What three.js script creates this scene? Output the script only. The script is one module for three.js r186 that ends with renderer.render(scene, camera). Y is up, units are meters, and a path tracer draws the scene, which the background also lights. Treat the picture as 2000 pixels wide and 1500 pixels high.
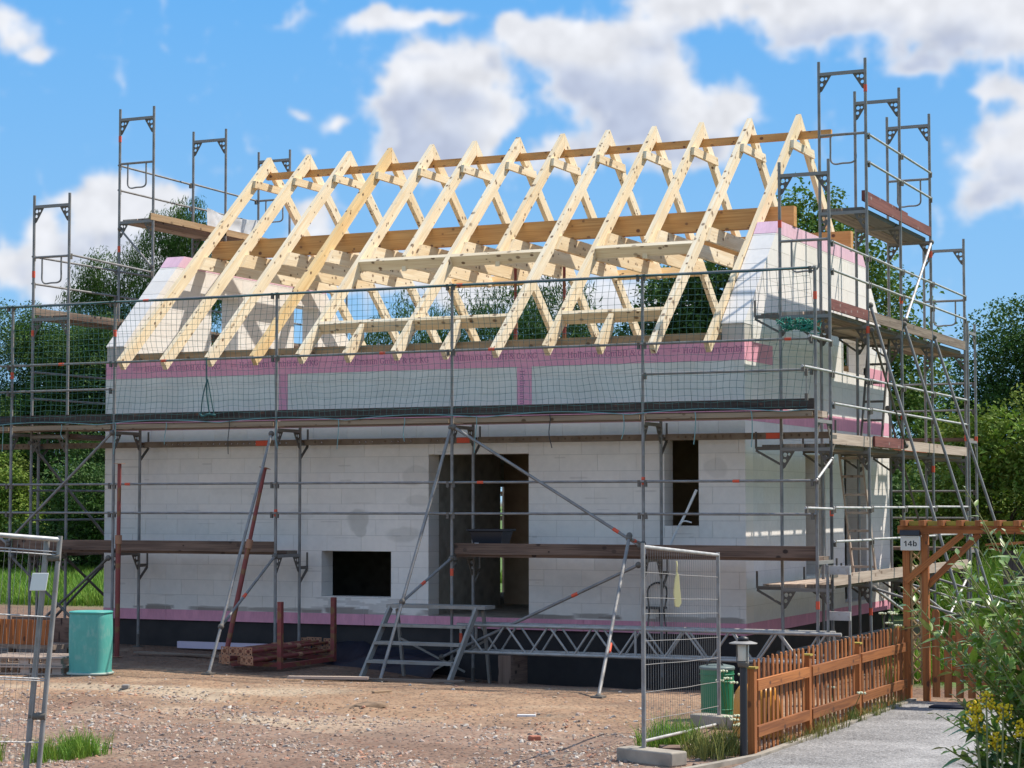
import * as THREE from 'three';
import { mergeGeometries } from 'three/addons/utils/BufferGeometryUtils.js';
import { RoundedBoxGeometry } from 'three/addons/geometries/RoundedBoxGeometry.js';

// ------------------------------------------------------------------ camera, sky, sun, exposure
const scene = new THREE.Scene();
const camera = new THREE.PerspectiveCamera(21.14, 4 / 3, 0.5, 4000);
camera.rotation.order = 'YXZ';
camera.position.set(19.9, 2.8, 27.684);
camera.rotation.set(0.05736, 0.43210, -0.00057);
const renderer = new THREE.WebGLRenderer({ antialias: true });
renderer.toneMapping = THREE.LinearToneMapping;
const EXPOSURE = 1.7;
renderer.toneMappingExposure = EXPOSURE;
renderer.shadowMap.enabled = true;

// seeded randomness and noise
function rng(seed) { let a = seed >>> 0; return () => { a = (a + 0x6d2b79f5) | 0; let t = Math.imul(a ^ (a >>> 15), 1 | a); t = (t + Math.imul(t ^ (t >>> 7), 61 | t)) ^ t; return ((t ^ (t >>> 14)) >>> 0) / 4294967296; }; }
const clamp = (x, a = 0, b = 1) => Math.min(b, Math.max(a, x)), lerp = (a, b, t) => a + (b - a) * t;
const sstep = (a, b, x) => { const t = clamp((x - a) / (b - a)); return t * t * (3 - 2 * t); };
function hash2(x, y, s) { let h = Math.imul(x, 374761393) + Math.imul(y, 668265263) + Math.imul(s, 1442695041); h = Math.imul(h ^ (h >>> 13), 1274126177); return ((h ^ (h >>> 16)) >>> 0) / 4294967296; }
function noise2(x, y, s = 0, px = 0, py = 0) {
  let ix = Math.floor(x), iy = Math.floor(y); const fx = x - ix, fy = y - iy;
  let jx = ix + 1, jy = iy + 1;
  if (px) { ix = ((ix % px) + px) % px; jx = ((jx % px) + px) % px; }
  if (py) { iy = ((iy % py) + py) % py; jy = ((jy % py) + py) % py; }
  const u = fx * fx * (3 - 2 * fx), v = fy * fy * (3 - 2 * fy);
  const a = hash2(ix, iy, s), b = hash2(jx, iy, s), c = hash2(ix, jy, s), d = hash2(jx, jy, s);
  return a + (b - a) * u + (c - a) * v + (a - b - c + d) * u * v;
}
function fbm(x, y, o, s = 0, p = 0, q = 0) { let r = 0, a = 0.5, n = 0; for (let i = 0; i < o; i++) { r += a * noise2(x, y, s + i, p, q); n += a; a *= 0.5; x *= 2; y *= 2; p *= 2; q *= 2; } return r / n; }

// the sky: clear blue air with fair-weather clouds, one image for every direction
{
  const W = 4096, H = 2048, data = new Float32Array(W * H * 4), YAW = -24.757;   // azimuth of the house's direction
  const K = 0.01419, E0 = 3.29;
  const seen = [   // centre x, y, radii: clouds as they stand round the building
    [800, 135, 62, 66], [880, 112, 80, 62], [948, 135, 48, 55], [862, 205, 122, 96], [795, 205, 66, 66], [925, 250, 76, 76], [850, 296, 100, 60],
    [722, 44, 74, 24], [840, 34, 96, 15], [1008, 46, 38, 34], [1068, 66, 62, 46], [1150, 78, 108, 62], [1132, 150, 112, 86], [1250, 148, 104, 86], [1330, 205, 94, 78], [1405, 232, 62, 56], [1222, 216, 112, 80], [1310, 285, 90, 50],
    [1340, 0, 130, 50], [1500, 10, 170, 62], [1600, 58, 110, 50], [1725, 30, 170, 84], [1850, 62, 160, 92], [1965, 50, 150, 110], [1795, 150, 46, 24], [1590, 88, 66, 26],
    [1955, 196, 56, 26], [1965, 285, 74, 62], [1935, 340, 90, 56], [1900, 398, 60, 36], [2080, 330, 120, 130],
    [14, 44, 52, 38], [62, 84, 46, 34], [92, 122, 26, 20], [182, 425, 56, 58], [262, 400, 86, 42], [300, 480, 100, 90], [100, 468, 42, 36], [50, 545, 150, 64], [220, 530, 130, 80], [350, 385, 40, 24],
    [600, 302, 26, 16], [620, 430, 70, 44], [700, 520, 240, 56], [960, 560, 260, 60], [1250, 600, 260, 60], [570, 215, 40, 22], [660, 235, 50, 24], [1395, 290, 70, 40], [1120, 300, 90, 50], [850, 330, 120, 60], [1440, 190, 40, 50], [1300, 90, 80, 60],
  ].map(([x, y, a, b]) => [(x - 1000) * K, E0 + (750 - y) * K, a * K * 1.06, b * K * 1.06]);
  const r = rng(77), rest = [];
  for (let i = 0; i < 165; i++) {  // clouds out of view, added in number to brighten the shaded walls
    const a = -180 + 360 * ((i * 0.618034) % 1), e = 1 + 80 * Math.pow(r(), 1.25), s = 2.2 + 3.6 * r();
    if (Math.abs(a) < 24 && e < 24) continue;
    for (let k = 0; k < 6; k++) rest.push([a + (r() - 0.5) * s * 3 / Math.cos(e * Math.PI / 180), e + (r() - 0.5) * s, s * (0.6 + r() * 0.7), s * (0.4 + r() * 0.4)]);
  }
  const bins = Array.from({ length: 72 }, () => []);
  for (const b of [...seen, ...rest]) for (let k = 0; k < 72; k++) {
    const c = Math.cos(Math.min(85, b[1]) * Math.PI / 180), d = ((k * 5 - 177.5 - b[0]) % 360 + 540) % 360 - 180;
    if (Math.abs(d) * c < b[2] * 2.2 + 4 * c + 2) bins[k].push(b);
  }
  function mass(a, e) {
    const bin = bins[Math.floor(((a + 180) % 360 + 360) % 360 / 5)], c = Math.cos(Math.min(85, e) * Math.PI / 180);
    let d = 0;
    for (const b of bin) {
      let x = a - b[0]; if (x > 180) x -= 360; else if (x < -180) x += 360;
      x = x * c / b[2]; const y = (e - b[1]) / b[3], q = x * x + y * y;
      if (q < 4) d += Math.exp(-q * 1.6);
    }
    return d;
  }
  const top = [0.125, 0.43, 0.90], low = [0.46, 0.73, 0.95], G = 1 / EXPOSURE;
  for (let j = 0; j < H; j++) {
    const e = (j + 0.5) / H * 180 - 90;
    for (let i = 0; i < W; i++) {
      const o = (j * W + i) * 4; data[o + 3] = 1;
      if (e < -0.2) { data[o] = 0.26 * G; data[o + 1] = 0.24 * G; data[o + 2] = 0.19 * G; continue; }
      const phi = (i + 0.5) / W * 360 - 180;                       // atan2(z, x)
      let a = phi + 90 - YAW - 0; a = ((a + 180) % 360 + 360) % 360 - 180; // degrees to the right of the house's direction
      const t = Math.pow(clamp(e / 16), 0.62), deep = sstep(16, 80, e);
      let R = lerp(lerp(low[0], top[0], t), 0.10, deep), Gn = lerp(lerp(low[1], top[1], t), 0.34, deep), B = lerp(lerp(low[2], top[2], t), 0.84, deep);
      const c = Math.cos(e * Math.PI / 180), ax = a * Math.max(c, 0.15), oct = Math.abs(a) < 20 && e < 20 ? 6 : 4;
      const wx = (fbm(ax * 0.55 + 9, e * 0.55, 4, 3) - 0.5) * 2.4, wy = (fbm(ax * 0.55, e * 0.55 + 30, 4, 8) - 0.5) * 2.0;
      const bil = (o, s) => { let q = 0, w = 0.5, f = 0.9, m = 0; for (let k = 0; k < o; k++) { const z = noise2(ax * f + 50 + k * 7, e * f * 1.15 + k * 3, s + k); q += w * (1 - Math.abs(2 * z - 1)); m += w; w *= 0.6; f *= 2.05; } return q / m - 0.63; }, n = 0.65 * bil(oct, 20) + 0.35 * (fbm(ax * 1.0 + 50, e * 1.2, oct, 20) - 0.5), n2 = fbm(ax * 0.5 + 11, e * 0.6, 3, 40) - 0.5;
      const d = mass(a + wx * 0.55 / Math.max(c, 0.15), e + wy * 0.55) + n * 1.7 + n2 * 0.5;
      const al = sstep(0.20, 0.95, d) * 0.95 * sstep(-0.2, 0.8, e);
      if (al > 0.003) {
        const up = mass(a + wx * 0.5 + 0.5, e + wy * 0.5 + 1.1) + n * 0.7, thick = sstep(0.5, 1.9, up) * sstep(0.5, 1.25, d);
        const puff = fbm(ax * 2.2 + 7, e * 2.2 + 3, oct, 60) - 0.5;
        const front = 0.5 - 0.5 * Math.cos((phi - Math.atan2(-1, 1) * 57.2958) * Math.PI / 180), v = clamp(0.87 - 0.27 * thick + puff * 0.30 * (1 - 0.4 * thick) + n * 0.12, 0.42, 0.98) * lerp(1, 1.25, sstep(0.45, 1, front));  // unseen clouds opposite the sun made brighter, to fill the shade
        R = lerp(R, v * lerp(0.98, 0.86, thick), al); Gn = lerp(Gn, v * lerp(0.99, 0.95, thick), al); B = lerp(B, v + 0.03 + 0.09 * thick, al);
      }
      data[o] = R * G; data[o + 1] = Gn * G; data[o + 2] = B * G;
    }
  }
  const sky = new THREE.DataTexture(data, W, H, THREE.RGBAFormat, THREE.FloatType);
  sky.mapping = THREE.EquirectangularReflectionMapping; sky.magFilter = THREE.LinearFilter; sky.colorSpace = THREE.LinearSRGBColorSpace; sky.needsUpdate = true;
  scene.background = sky; scene.environment = sky;
}
const sun = new THREE.DirectionalLight(new THREE.Color(1, 0.93, 0.82), 3.7);
sun.position.set(5 + 30, 60, -5 - 30); sun.target.position.set(5, 0, -5);
sun.castShadow = true; sun.shadow.mapSize.set(4096, 4096); sun.shadow.bias = -0.0004;
Object.assign(sun.shadow.camera, { left: -60, right: 60, top: 60, bottom: -60, near: 1, far: 200 });
scene.add(sun, sun.target);

// ------------------------------------------------------------------ helpers: names, things, parts
const used = new Map(), ROOT = new Map();
function numbered(n) { const k = used.get(n) ?? 0; used.set(n, k + 1); return k ? n + '_' + String(k).padStart(3, '0') : n; }
function shadow(o) { o.castShadow = true; o.receiveShadow = true; return o; }
function thing(name, label, category, base = [0, 0, 0], group) {
  const o = new THREE.Group(); o.name = numbered(name); o.position.set(...base); o.userData = { label, category };
  if (group) o.userData.group = group;
  ROOT.set(o, base); scene.add(o); return o;
}
function part(parent, name, geo, mat, extra) {           // geometry in world coordinates, hung under its thing
  const b = ROOT.get(parent); ROOT.set(geo, b);
  if (b[0] || b[1] || b[2]) geo.translate(-b[0], -b[1], -b[2]);
  const m = shadow(new THREE.Mesh(geo, mat)); m.name = name; if (extra) Object.assign(m.userData, extra);
  ROOT.set(m, b); parent.add(m); return m;
}
function solo(name, label, category, geo, mat, group) {
  const m = shadow(new THREE.Mesh(geo, mat)); m.name = numbered(name); m.userData = { label, category }; if (group) m.userData.group = group;
  scene.add(m); return m;
}
function struct(name, geo, mat) { const m = shadow(new THREE.Mesh(geo, mat)); m.name = name; m.userData = { kind: 'structure' }; scene.add(m); return m; }
function stuff(name, label, category, o) { o.name = numbered(name); o.userData = { label, category, kind: 'stuff' }; shadow(o); scene.add(o); return o; }

// ------------------------------------------------------------------ helpers: geometry
const V = (x, y, z) => new THREE.Vector3(x, y, z);
const flat = (g) => (g.index ? g.toNonIndexed() : g);
function clean(g) { for (const k of Object.keys(g.attributes)) if (!['position', 'normal', 'uv'].includes(k)) g.deleteAttribute(k); return g; }
const merge = (list) => mergeGeometries(list.map((g) => clean(flat(g))), false);
function worldUV(g, s = 1, ou = 0, ov = 0) {            // uv in metres from the way each face points
  const p = g.attributes.position, n = g.attributes.normal, uv = new Float32Array(p.count * 2);
  for (let i = 0; i < p.count; i++) {
    const ax = Math.abs(n.getX(i)), ay = Math.abs(n.getY(i)), az = Math.abs(n.getZ(i));
    let u, v; if (ay > ax && ay > az) { u = p.getX(i); v = p.getZ(i); } else if (ax > az) { u = p.getZ(i); v = p.getY(i); } else { u = p.getX(i); v = p.getY(i); }
    uv[i * 2] = u * s + ou; uv[i * 2 + 1] = v * s + ov;
  }
  g.setAttribute('uv', new THREE.BufferAttribute(uv, 2)); return g;
}
function grainUV(g, dir, L = 2.4, B = 0.3, ou = 0, ov = 0) {   // uv along the length of a timber
  g = flat(g); const p = g.attributes.position, n = g.attributes.normal, uv = new Float32Array(p.count * 2), d = V(...dir).normalize(), q = V(), nn = V(), c = V();
  for (let i = 0; i < p.count; i++) {
    q.fromBufferAttribute(p, i); nn.fromBufferAttribute(n, i); c.crossVectors(nn, d);
    let u = q.dot(d); if (c.length() < 0.3) { c.set(d.y, d.z, d.x).cross(d).normalize(); u = q.dot(V(0, 0, 0).crossVectors(d, c)) * 0.25; } else c.normalize();
    uv[i * 2] = u / L + ou; uv[i * 2 + 1] = q.dot(c) / B + ov;
  }
  g.setAttribute('uv', new THREE.BufferAttribute(uv, 2)); return g;
}
function box(x0, x1, y0, y1, z0, z1) { const g = flat(new THREE.BoxGeometry(x1 - x0, y1 - y0, z1 - z0)); g.translate((x0 + x1) / 2, (y0 + y1) / 2, (z0 + z1) / 2); return worldUV(g); }
function tube(a, b, r = 0.024, seg = 8) {
  const A = Array.isArray(a) ? V(...a) : a, B = Array.isArray(b) ? V(...b) : b, d = B.clone().sub(A), L = d.length();
  const g = new THREE.CylinderGeometry(r, r, L, seg, 1); const uv = g.attributes.uv; for (let i = 0; i < uv.count; i++) uv.setXY(i, uv.getX(i) * 0.15, uv.getY(i) * L);
  g.applyQuaternion(new THREE.Quaternion().setFromUnitVectors(V(0, 1, 0), d.normalize())); g.translate((A.x + B.x) / 2, (A.y + B.y) / 2, (A.z + B.z) / 2); return clean(flat(g));
}
function bar(a, b, w, h, upv = [0, 1, 0]) {               // rectangular bar from a to b, w across, h along upv
  const A = V(...a), B = V(...b), d = B.clone().sub(A), L = d.length(); d.normalize();
  let u = V(...upv); u.addScaledVector(d, -u.dot(d)).normalize(); const s = V().crossVectors(u, d).normalize();
  const g = flat(new THREE.BoxGeometry(w, h, L)); g.applyMatrix4(new THREE.Matrix4().makeBasis(s, u, d)); g.translate((A.x + B.x) / 2, (A.y + B.y) / 2, (A.z + B.z) / 2); return g;
}
function prism(pts, plane, c0, c1, holes = []) {          // polygon (x,y) or (z,y) pulled from c0 to c1
  const map = plane === 'z' ? (p) => new THREE.Vector2(p[0], p[1]) : (p) => new THREE.Vector2(-p[0], p[1]);
  const sh = new THREE.Shape(pts.map(map)); for (const h of holes) sh.holes.push(new THREE.Path(h.map(map)));
  const g = new THREE.ExtrudeGeometry(sh, { depth: c1 - c0, bevelEnabled: false, curveSegments: 10 });
  if (plane === 'z') g.translate(0, 0, c0); else { g.rotateY(Math.PI / 2); g.translate(c0, 0, 0); }
  return worldUV(flat(g));
}
function path(pts, r, seg = 6, n = 24, closed = false) { return clean(flat(new THREE.TubeGeometry(new THREE.CatmullRomCurve3(pts.map((p) => (Array.isArray(p) ? V(...p) : p)), closed, 'centripetal'), n, r, seg, closed))); }
function tint(g, c) { const n = g.attributes.position.count, a = new Float32Array(n * 3); for (let i = 0; i < n; i++) { a[i * 3] = c[0]; a[i * 3 + 1] = c[1]; a[i * 3 + 2] = c[2]; } g.setAttribute('color', new THREE.BufferAttribute(a, 3)); return g; }

// ------------------------------------------------------------------ helpers: textures and materials
const enc = (v) => 255 * (v <= 0.0031308 ? v * 12.92 : 1.055 * Math.pow(v, 1 / 2.4) - 0.055);
function tex(w, h, fn, srgb = true, wrap = THREE.RepeatWrapping) {       // fn gives linear values
  const d = new Uint8Array(w * h * 4), o = [0, 0, 0];
  for (let j = 0; j < h; j++) for (let i = 0; i < w; i++) { fn(i / w, j / h, o); const k = (j * w + i) * 4; for (let c = 0; c < 3; c++) d[k + c] = srgb ? clamp(enc(clamp(o[c])), 0, 255) : clamp(o[c]) * 255; d[k + 3] = 255; }
  const t = new THREE.DataTexture(d, w, h); t.magFilter = THREE.LinearFilter; t.minFilter = THREE.LinearMipmapLinearFilter; t.generateMipmaps = true; t.wrapS = t.wrapT = wrap; if (srgb) t.colorSpace = THREE.SRGBColorSpace; t.needsUpdate = true; return t;
}
function woodTex(seed, base, dark, knot, knots = 12, contrast = 1, W = 1024, H = 128) {
  const r = rng(seed), ks = []; for (let i = 0; i < knots; i++) ks.push([r(), r(), 0.007 + r() * 0.011, 0.45 + r() * 0.55]);
  return tex(W, H, (u, v, o) => {
    let k = 0, vv = v;
    for (const [a, b, s, q] of ks) {
      let dx = u - a; dx -= Math.round(dx); let dy = v - b; dy -= Math.round(dy); dy *= 0.125; const d = Math.hypot(dx * 1.0, dy * 1.35) / s;
      if (d < 5) { vv += Math.sign(dy) * 0.05 * Math.exp(-d * 0.7); k = Math.max(k, q * (1 - sstep(0.65, 1.15, d)) + 0.16 * Math.exp(-d * 0.9)); }
    }
    const g = fbm(u * 6, vv * 40, 4, seed, 6, 40), l = fbm(u * 3, vv * 6, 3, seed + 9, 3, 6), m = clamp((g - 0.5) * 1.5 * contrast + (l - 0.5) * 1.3 * contrast + 0.42);
    for (let c = 0; c < 3; c++) o[c] = lerp(lerp(base[c], dark[c], m), knot[c], clamp(k));
  });
}
const std = (o) => new THREE.MeshStandardMaterial(o);
const M = {};
M.fresh = [0, 1, 2].map((i) => std({ map: woodTex(101 + i * 7, [0.87, 0.765, 0.575], [0.73, 0.575, 0.37], [0.17, 0.10, 0.055], 14, 1.0), roughness: 0.75 }));
M.yellow = std({ map: woodTex(141, [0.82, 0.60, 0.31], [0.66, 0.43, 0.18], [0.12, 0.06, 0.03], 10, 0.9), roughness: 0.75 });
M.glulamShaded = std({ map: woodTex(151, [0.68, 0.36, 0.12], [0.50, 0.22, 0.06], [0.16, 0.06, 0.025], 9, 0.9), roughness: 0.6 });  // rafter wood again, browned in colour for the shade on its front face
M.plate = std({ map: woodTex(161, [0.42, 0.29, 0.16], [0.28, 0.18, 0.09], [0.1, 0.06, 0.03], 6), roughness: 0.85 });
M.edge = std({ map: woodTex(166, [0.34, 0.26, 0.18], [0.22, 0.16, 0.11], [0.1, 0.06, 0.03], 6), roughness: 0.85 });
M.greyBoard = std({ map: woodTex(171, [0.26, 0.20, 0.155], [0.13, 0.09, 0.065], [0.05, 0.035, 0.025], 5, 1.3), roughness: 0.9 });
M.brownBoard = std({ map: woodTex(181, [0.20, 0.13, 0.095], [0.09, 0.055, 0.04], [0.04, 0.025, 0.02], 5, 1.3), roughness: 0.9 });
M.paleBoard = std({ map: woodTex(191, [0.52, 0.41, 0.33], [0.36, 0.27, 0.21], [0.16, 0.10, 0.07], 6, 1.2), roughness: 0.9 });
M.redBoard = std({ map: woodTex(201, [0.23, 0.075, 0.06], [0.13, 0.035, 0.03], [0.30, 0.22, 0.2], 10, 1.2), roughness: 0.8 });
M.darkBoard = std({ map: woodTex(211, [0.075, 0.058, 0.05], [0.028, 0.022, 0.02], [0.12, 0.06, 0.045], 6, 1.4), roughness: 0.9 });
M.fence = [0, 1].map((i) => std({ map: woodTex(221 + i * 5, [0.40, 0.135, 0.032], [0.23, 0.07, 0.016], [0.09, 0.03, 0.012], 7, 1.4), roughness: 0.7 }));
M.gate = M.fence[1];
M.trellis = std({ color: new THREE.Color().setRGB(0.42, 0.28, 0.13), roughness: 0.8 });
M.moss = std({ map: tex(128, 128, (u, v, o) => { const n = fbm(u * 8, v * 8, 4, 5, 8, 8); o[0] = lerp(0.28, 0.44, n); o[1] = lerp(0.19, 0.36, n); o[2] = 0.05; }), roughness: 0.95 });
const steelTex = tex(256, 256, (u, v, o) => { const n = fbm(u * 4, v * 8, 5, 12, 4, 8), s = sstep(0.62, 0.75, fbm(u * 16, v * 24, 3, 31, 16, 24)); const g = lerp(0.26, 0.44, n); o[0] = lerp(g * 1.03, 0.30, s * 0.6); o[1] = lerp(g * 1.0, 0.265, s * 0.6); o[2] = lerp(g * 0.97, 0.225, s * 0.6); });
const steelRough = tex(256, 256, (u, v, o) => { o[0] = o[1] = o[2] = lerp(0.52, 0.85, fbm(u * 6, v * 10, 4, 51, 6, 10)); }, false);
M.galv = std({ map: steelTex, roughnessMap: steelRough, color: new THREE.Color().setRGB(0.72, 0.72, 0.72), roughness: 1, metalness: 0.3 });
M.galvDark = std({ map: steelTex, color: new THREE.Color().setRGB(0.42, 0.39, 0.35), roughness: 0.8, metalness: 0.25 });
M.galvNew = std({ map: steelTex, color: new THREE.Color().setRGB(1.3, 1.32, 1.34), roughnessMap: steelRough, roughness: 0.9, metalness: 0.4 });
M.rustSteel = std({ map: tex(128, 256, (u, v, o) => { const n = fbm(u * 5, v * 10, 4, 71, 5, 10), s = sstep(0.55, 0.7, fbm(u * 9, v * 9, 3, 77, 9, 9)); o[0] = lerp(0.20, 0.27, n); o[1] = lerp(0.055, 0.11, s); o[2] = lerp(0.04, 0.055, n); }), roughness: 0.7, metalness: 0.1 });
M.rustPlate = std({ map: tex(128, 128, (u, v, o) => { const n = fbm(u * 6, v * 6, 4, 72, 6, 6); o[0] = lerp(0.26, 0.46, n); o[1] = lerp(0.12, 0.24, n); o[2] = lerp(0.07, 0.14, n); }), roughness: 0.85 });
M.perf = std({ map: tex(128, 128, (u, v, o) => { const n = fbm(u * 6, v * 6, 4, 73, 6, 6); o[0] = lerp(0.14, 0.28, n); o[1] = lerp(0.10, 0.22, n); o[2] = lerp(0.07, 0.17, n); }), roughness: 0.7, metalness: 0.2 });
M.binRib = std({ color: new THREE.Color().setRGB(0.012, 0.19, 0.085), roughness: 0.45 });
M.wire = std({ map: steelTex, color: new THREE.Color().setRGB(0.85, 0.85, 0.85), roughness: 0.8, metalness: 0.3 });
M.orange = std({ color: new THREE.Color().setRGB(0.72, 0.10, 0.045), roughness: 0.6 });
M.black = std({ color: new THREE.Color().setRGB(0.018, 0.018, 0.022), roughness: 0.5 });
M.white = std({ color: new THREE.Color().setRGB(0.78, 0.79, 0.78), roughness: 0.6 });
M.net = std({ color: new THREE.Color().setRGB(0.028, 0.10, 0.10), roughness: 0.8 });
M.netBright = std({ color: new THREE.Color().setRGB(0.02, 0.23, 0.16), roughness: 0.7 });
M.cord = std({ color: new THREE.Color().setRGB(0.20, 0.36, 0.36), roughness: 0.8 });
M.bitumen = std({ map: tex(128, 128, (u, v, o) => { const n = fbm(u * 6, v * 6, 4, 81, 6, 6); o[0] = lerp(0.012, 0.035, n); o[1] = lerp(0.012, 0.03, n); o[2] = lerp(0.014, 0.03, n); }), roughness: 0.7 });
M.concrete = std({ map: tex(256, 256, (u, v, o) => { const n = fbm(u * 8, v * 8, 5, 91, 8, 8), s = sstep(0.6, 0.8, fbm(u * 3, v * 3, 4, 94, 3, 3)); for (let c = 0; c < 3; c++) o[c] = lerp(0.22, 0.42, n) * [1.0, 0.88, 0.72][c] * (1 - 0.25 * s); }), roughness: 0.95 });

// ------------------------------------------------------------------ ground
function groundY(x, z) {
  const n = (fbm(x * 0.35 + 40, z * 0.35 + 40, 3, 5) - 0.5), far = sstep(0, 14, Math.max(Math.abs(x - 5) - 9, 0) + Math.max(-z - 11, 0));
  const t = clamp((3.1 - z + n * 0.8) / 4.0), pit = t * t * (1.6 - 0.6 * t) * sstep(-5, -1, x) * (1 - sstep(12.0, 13.1, x)) * sstep(-14, -11, z);
  let y = lerp(0.29, lerp(0.42, 0.02, sstep(0.5, 8.0, x)), pit);
  const rough = fbm(x * 1.1, z * 1.1, 4, 9) - 0.5; y += rough * 0.06 * (1 - sstep(12.9, 13.4, x) * sstep(0, 1, z));
  { const w = z - 4.6 - 0.14 * x + 0.5 * Math.sin(x * 0.45), rut = Math.exp(-((w / 0.16) ** 2)) + Math.exp(-(((w - 1.7) / 0.16) ** 2)), rim = Math.exp(-(((Math.abs(w - 0.85) - 1.15) / 0.12) ** 2)); y += (rim * 0.025 - rut * 0.05) * sstep(1, 3, x) * (1 - sstep(10.5, 11.8, x)) * (0.5 + fbm(x * 0.7, z, 2, 19)); }
  y += far * (fbm(x * 0.05, z * 0.05, 2, 15) - 0.4) * 0.5;
  if (x > 13 && z < -1) y += sstep(-1, -9, z) * sstep(12.6, 14.5, x) * 0.7;
  return y;
}
{
  const axis = (a, b, step, out) => { const l = []; for (let x = a; x <= b + 1e-6; x += step) l.push(x); let d = step, x = b; const r = []; while (x < out) { d *= 1.22; x += d; r.push(x); } d = step; x = a; const q = []; while (x > -out) { d *= 1.22; x -= d; q.push(x); } return [...q.reverse(), ...l, ...r]; };
  const xs = axis(-4, 17, 0.14, 900), zs = axis(-3, 14, 0.14, 900), nx = xs.length, nz = zs.length;
  const pos = new Float32Array(nx * nz * 3), uv = new Float32Array(nx * nz * 2), col = new Float32Array(nx * nz * 3), idx = [];
  const sand = [0.345, 0.222, 0.138], rubble = [0.268, 0.180, 0.138], pale = [0.46, 0.36, 0.255], soil = [0.165, 0.096, 0.064], grass = [0.10, 0.19, 0.035];
  for (let j = 0; j < nz; j++) for (let i = 0; i < nx; i++) {
    const x = xs[i], z = zs[j], k = j * nx + i; pos[k * 3] = x; pos[k * 3 + 1] = groundY(x, z); pos[k * 3 + 2] = z; uv[k * 2] = x / 5; uv[k * 2 + 1] = z / 5;
    const n = fbm(x * 0.6 + 3, z * 0.9, 4, 33) - 0.5, w2 = fbm(x * 1.7 + 8, z * 2.6, 4, 37) - 0.5, m = fbm(x * 0.28, z * 0.55 + 7, 3, 44) - 0.5; let c = [...sand]; const mix = (d, t) => { for (let q = 0; q < 3; q++) c[q] = lerp(c[q], d[q], clamp(t)); };
    mix(rubble, 0.85 * sstep(5.2, 8.2, z + n * 3 + (x - 8) * 0.05)); mix(pale, sstep(0.02, 0.2, m + n * 0.5) * sstep(2.5, 4, z) * (1 - sstep(7.5, 9, z)) * (1 - sstep(7, 10, x)));
    mix(soil, (1 - sstep(0.9, 2.1, z + n * 1.2)) * 0.85); mix(soil, sstep(0.06, 0.26, -m + n * 0.5 + w2 * 0.5) * 0.55 * sstep(2, 3, z)); mix(pale, sstep(0.12, 0.3, w2 - n * 0.3) * 0.35);
    const lawn = Math.max(sstep(-12.5, -16, z + n * 3), sstep(12.3, 13.2, x + n) * (1 - sstep(1.2, 2, z)) * sstep(0.2, -0.8, z), sstep(18, 24, x), sstep(16, 22, z), sstep(-9, -14, x) * sstep(-14, -20, z)); mix(grass, lawn);
    col.set(c, k * 3);
    if (i < nx - 1 && j < nz - 1) idx.push(k, k + nx, k + 1, k + 1, k + nx, k + nx + 1);
  }
  const g = new THREE.BufferGeometry(); g.setAttribute('position', new THREE.BufferAttribute(pos, 3)); g.setAttribute('uv', new THREE.BufferAttribute(uv, 2)); g.setAttribute('color', new THREE.BufferAttribute(col, 3)); g.setIndex(idx); g.computeVertexNormals();
  const cells = 90, r = rng(7), pts = []; for (let i = 0; i < cells * cells; i++) pts.push([r(), r(), r(), r(), r()]);
  const peb = (u, v, o) => { const x = u * cells, y = v * cells, ix = Math.floor(x), iy = Math.floor(y); let best = 9, id = 0; for (let a = -1; a < 2; a++) for (let b = -1; b < 2; b++) { const k = ((iy + b + cells) % cells) * cells + ((ix + a + cells) % cells), p = pts[k]; if (p[2] > 0.5) continue; const d = Math.hypot(x - ix - a - p[0], (y - iy - b - p[1]) * (0.8 + p[4] * 0.5)) / (0.18 + p[3] * 0.4); if (d < best) { best = d; id = k; } } o.d = best; o.id = id; };
  const fine = (u, v) => fbm(u * 60, v * 60, 3, 66, 60, 60), big = (u, v) => fbm(u * 7, v * 7, 4, 67, 7, 7), o2 = {};
  const map = tex(1536, 1536, (u, v, o) => { const f = fine(u, v), b = big(u, v); peb(u, v, o2); const p = pts[o2.id], st = 1 - sstep(0.75, 1, o2.d), t = 0.62 + f * 0.45 + (b - 0.5) * 0.45; const s = p[4] > 0.62 ? [0.8, 0.76, 0.71] : p[4] > 0.3 ? [1.0, 0.66, 0.55] : [0.5, 0.47, 0.46]; const q = 0.7 + p[3] * 0.35; for (let c = 0; c < 3; c++) o[c] = lerp(t * [1, 0.98, 0.95][c], s[c] * q, st * 0.6); });
  const bump = tex(1024, 1024, (u, v, o) => { peb(u, v, o2); const st = Math.sqrt(clamp(1 - o2.d * o2.d)); o[0] = o[1] = o[2] = clamp(0.2 + fine(u, v) * 0.25 + st * 0.6); }, false);
  struct('ground', g, std({ map, bumpMap: bump, bumpScale: 0.03, vertexColors: true, roughness: 0.97 }));
  // driveway
  const edge = [[13.62, 9.6], [13.62, 8.2], [13.64, 6.2], [13.63, 4.2], [13.6, 2.0], [17.6, 2.0], [18.2, 12], [13.4, 12]], sh = new THREE.Shape(edge.map(([x, z]) => new THREE.Vector2(x, -z))), dg = new THREE.ExtrudeGeometry(sh, { depth: 0.1, bevelEnabled: false }); dg.rotateX(-Math.PI / 2); dg.translate(0, 0.215, 0);
  const dm = tex(1024, 1024, (u, v, o) => { const f = fbm(u * 110, v * 110, 2, 301, 110, 110), b = fbm(u * 5, v * 5, 5, 302, 5, 5), h = hash2(Math.floor(u * 190), Math.floor(v * 190), 4); const t = 0.255 + (f - 0.5) * 0.16 + (b - 0.5) * 0.24 + (fbm(u * 2, v * 2, 3, 305, 2, 2) - 0.5) * 0.12 + (h > 0.93 ? 0.16 : h < 0.08 ? -0.12 : 0); o[0] = t; o[1] = t * 0.96; o[2] = t * 0.93; });
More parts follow.
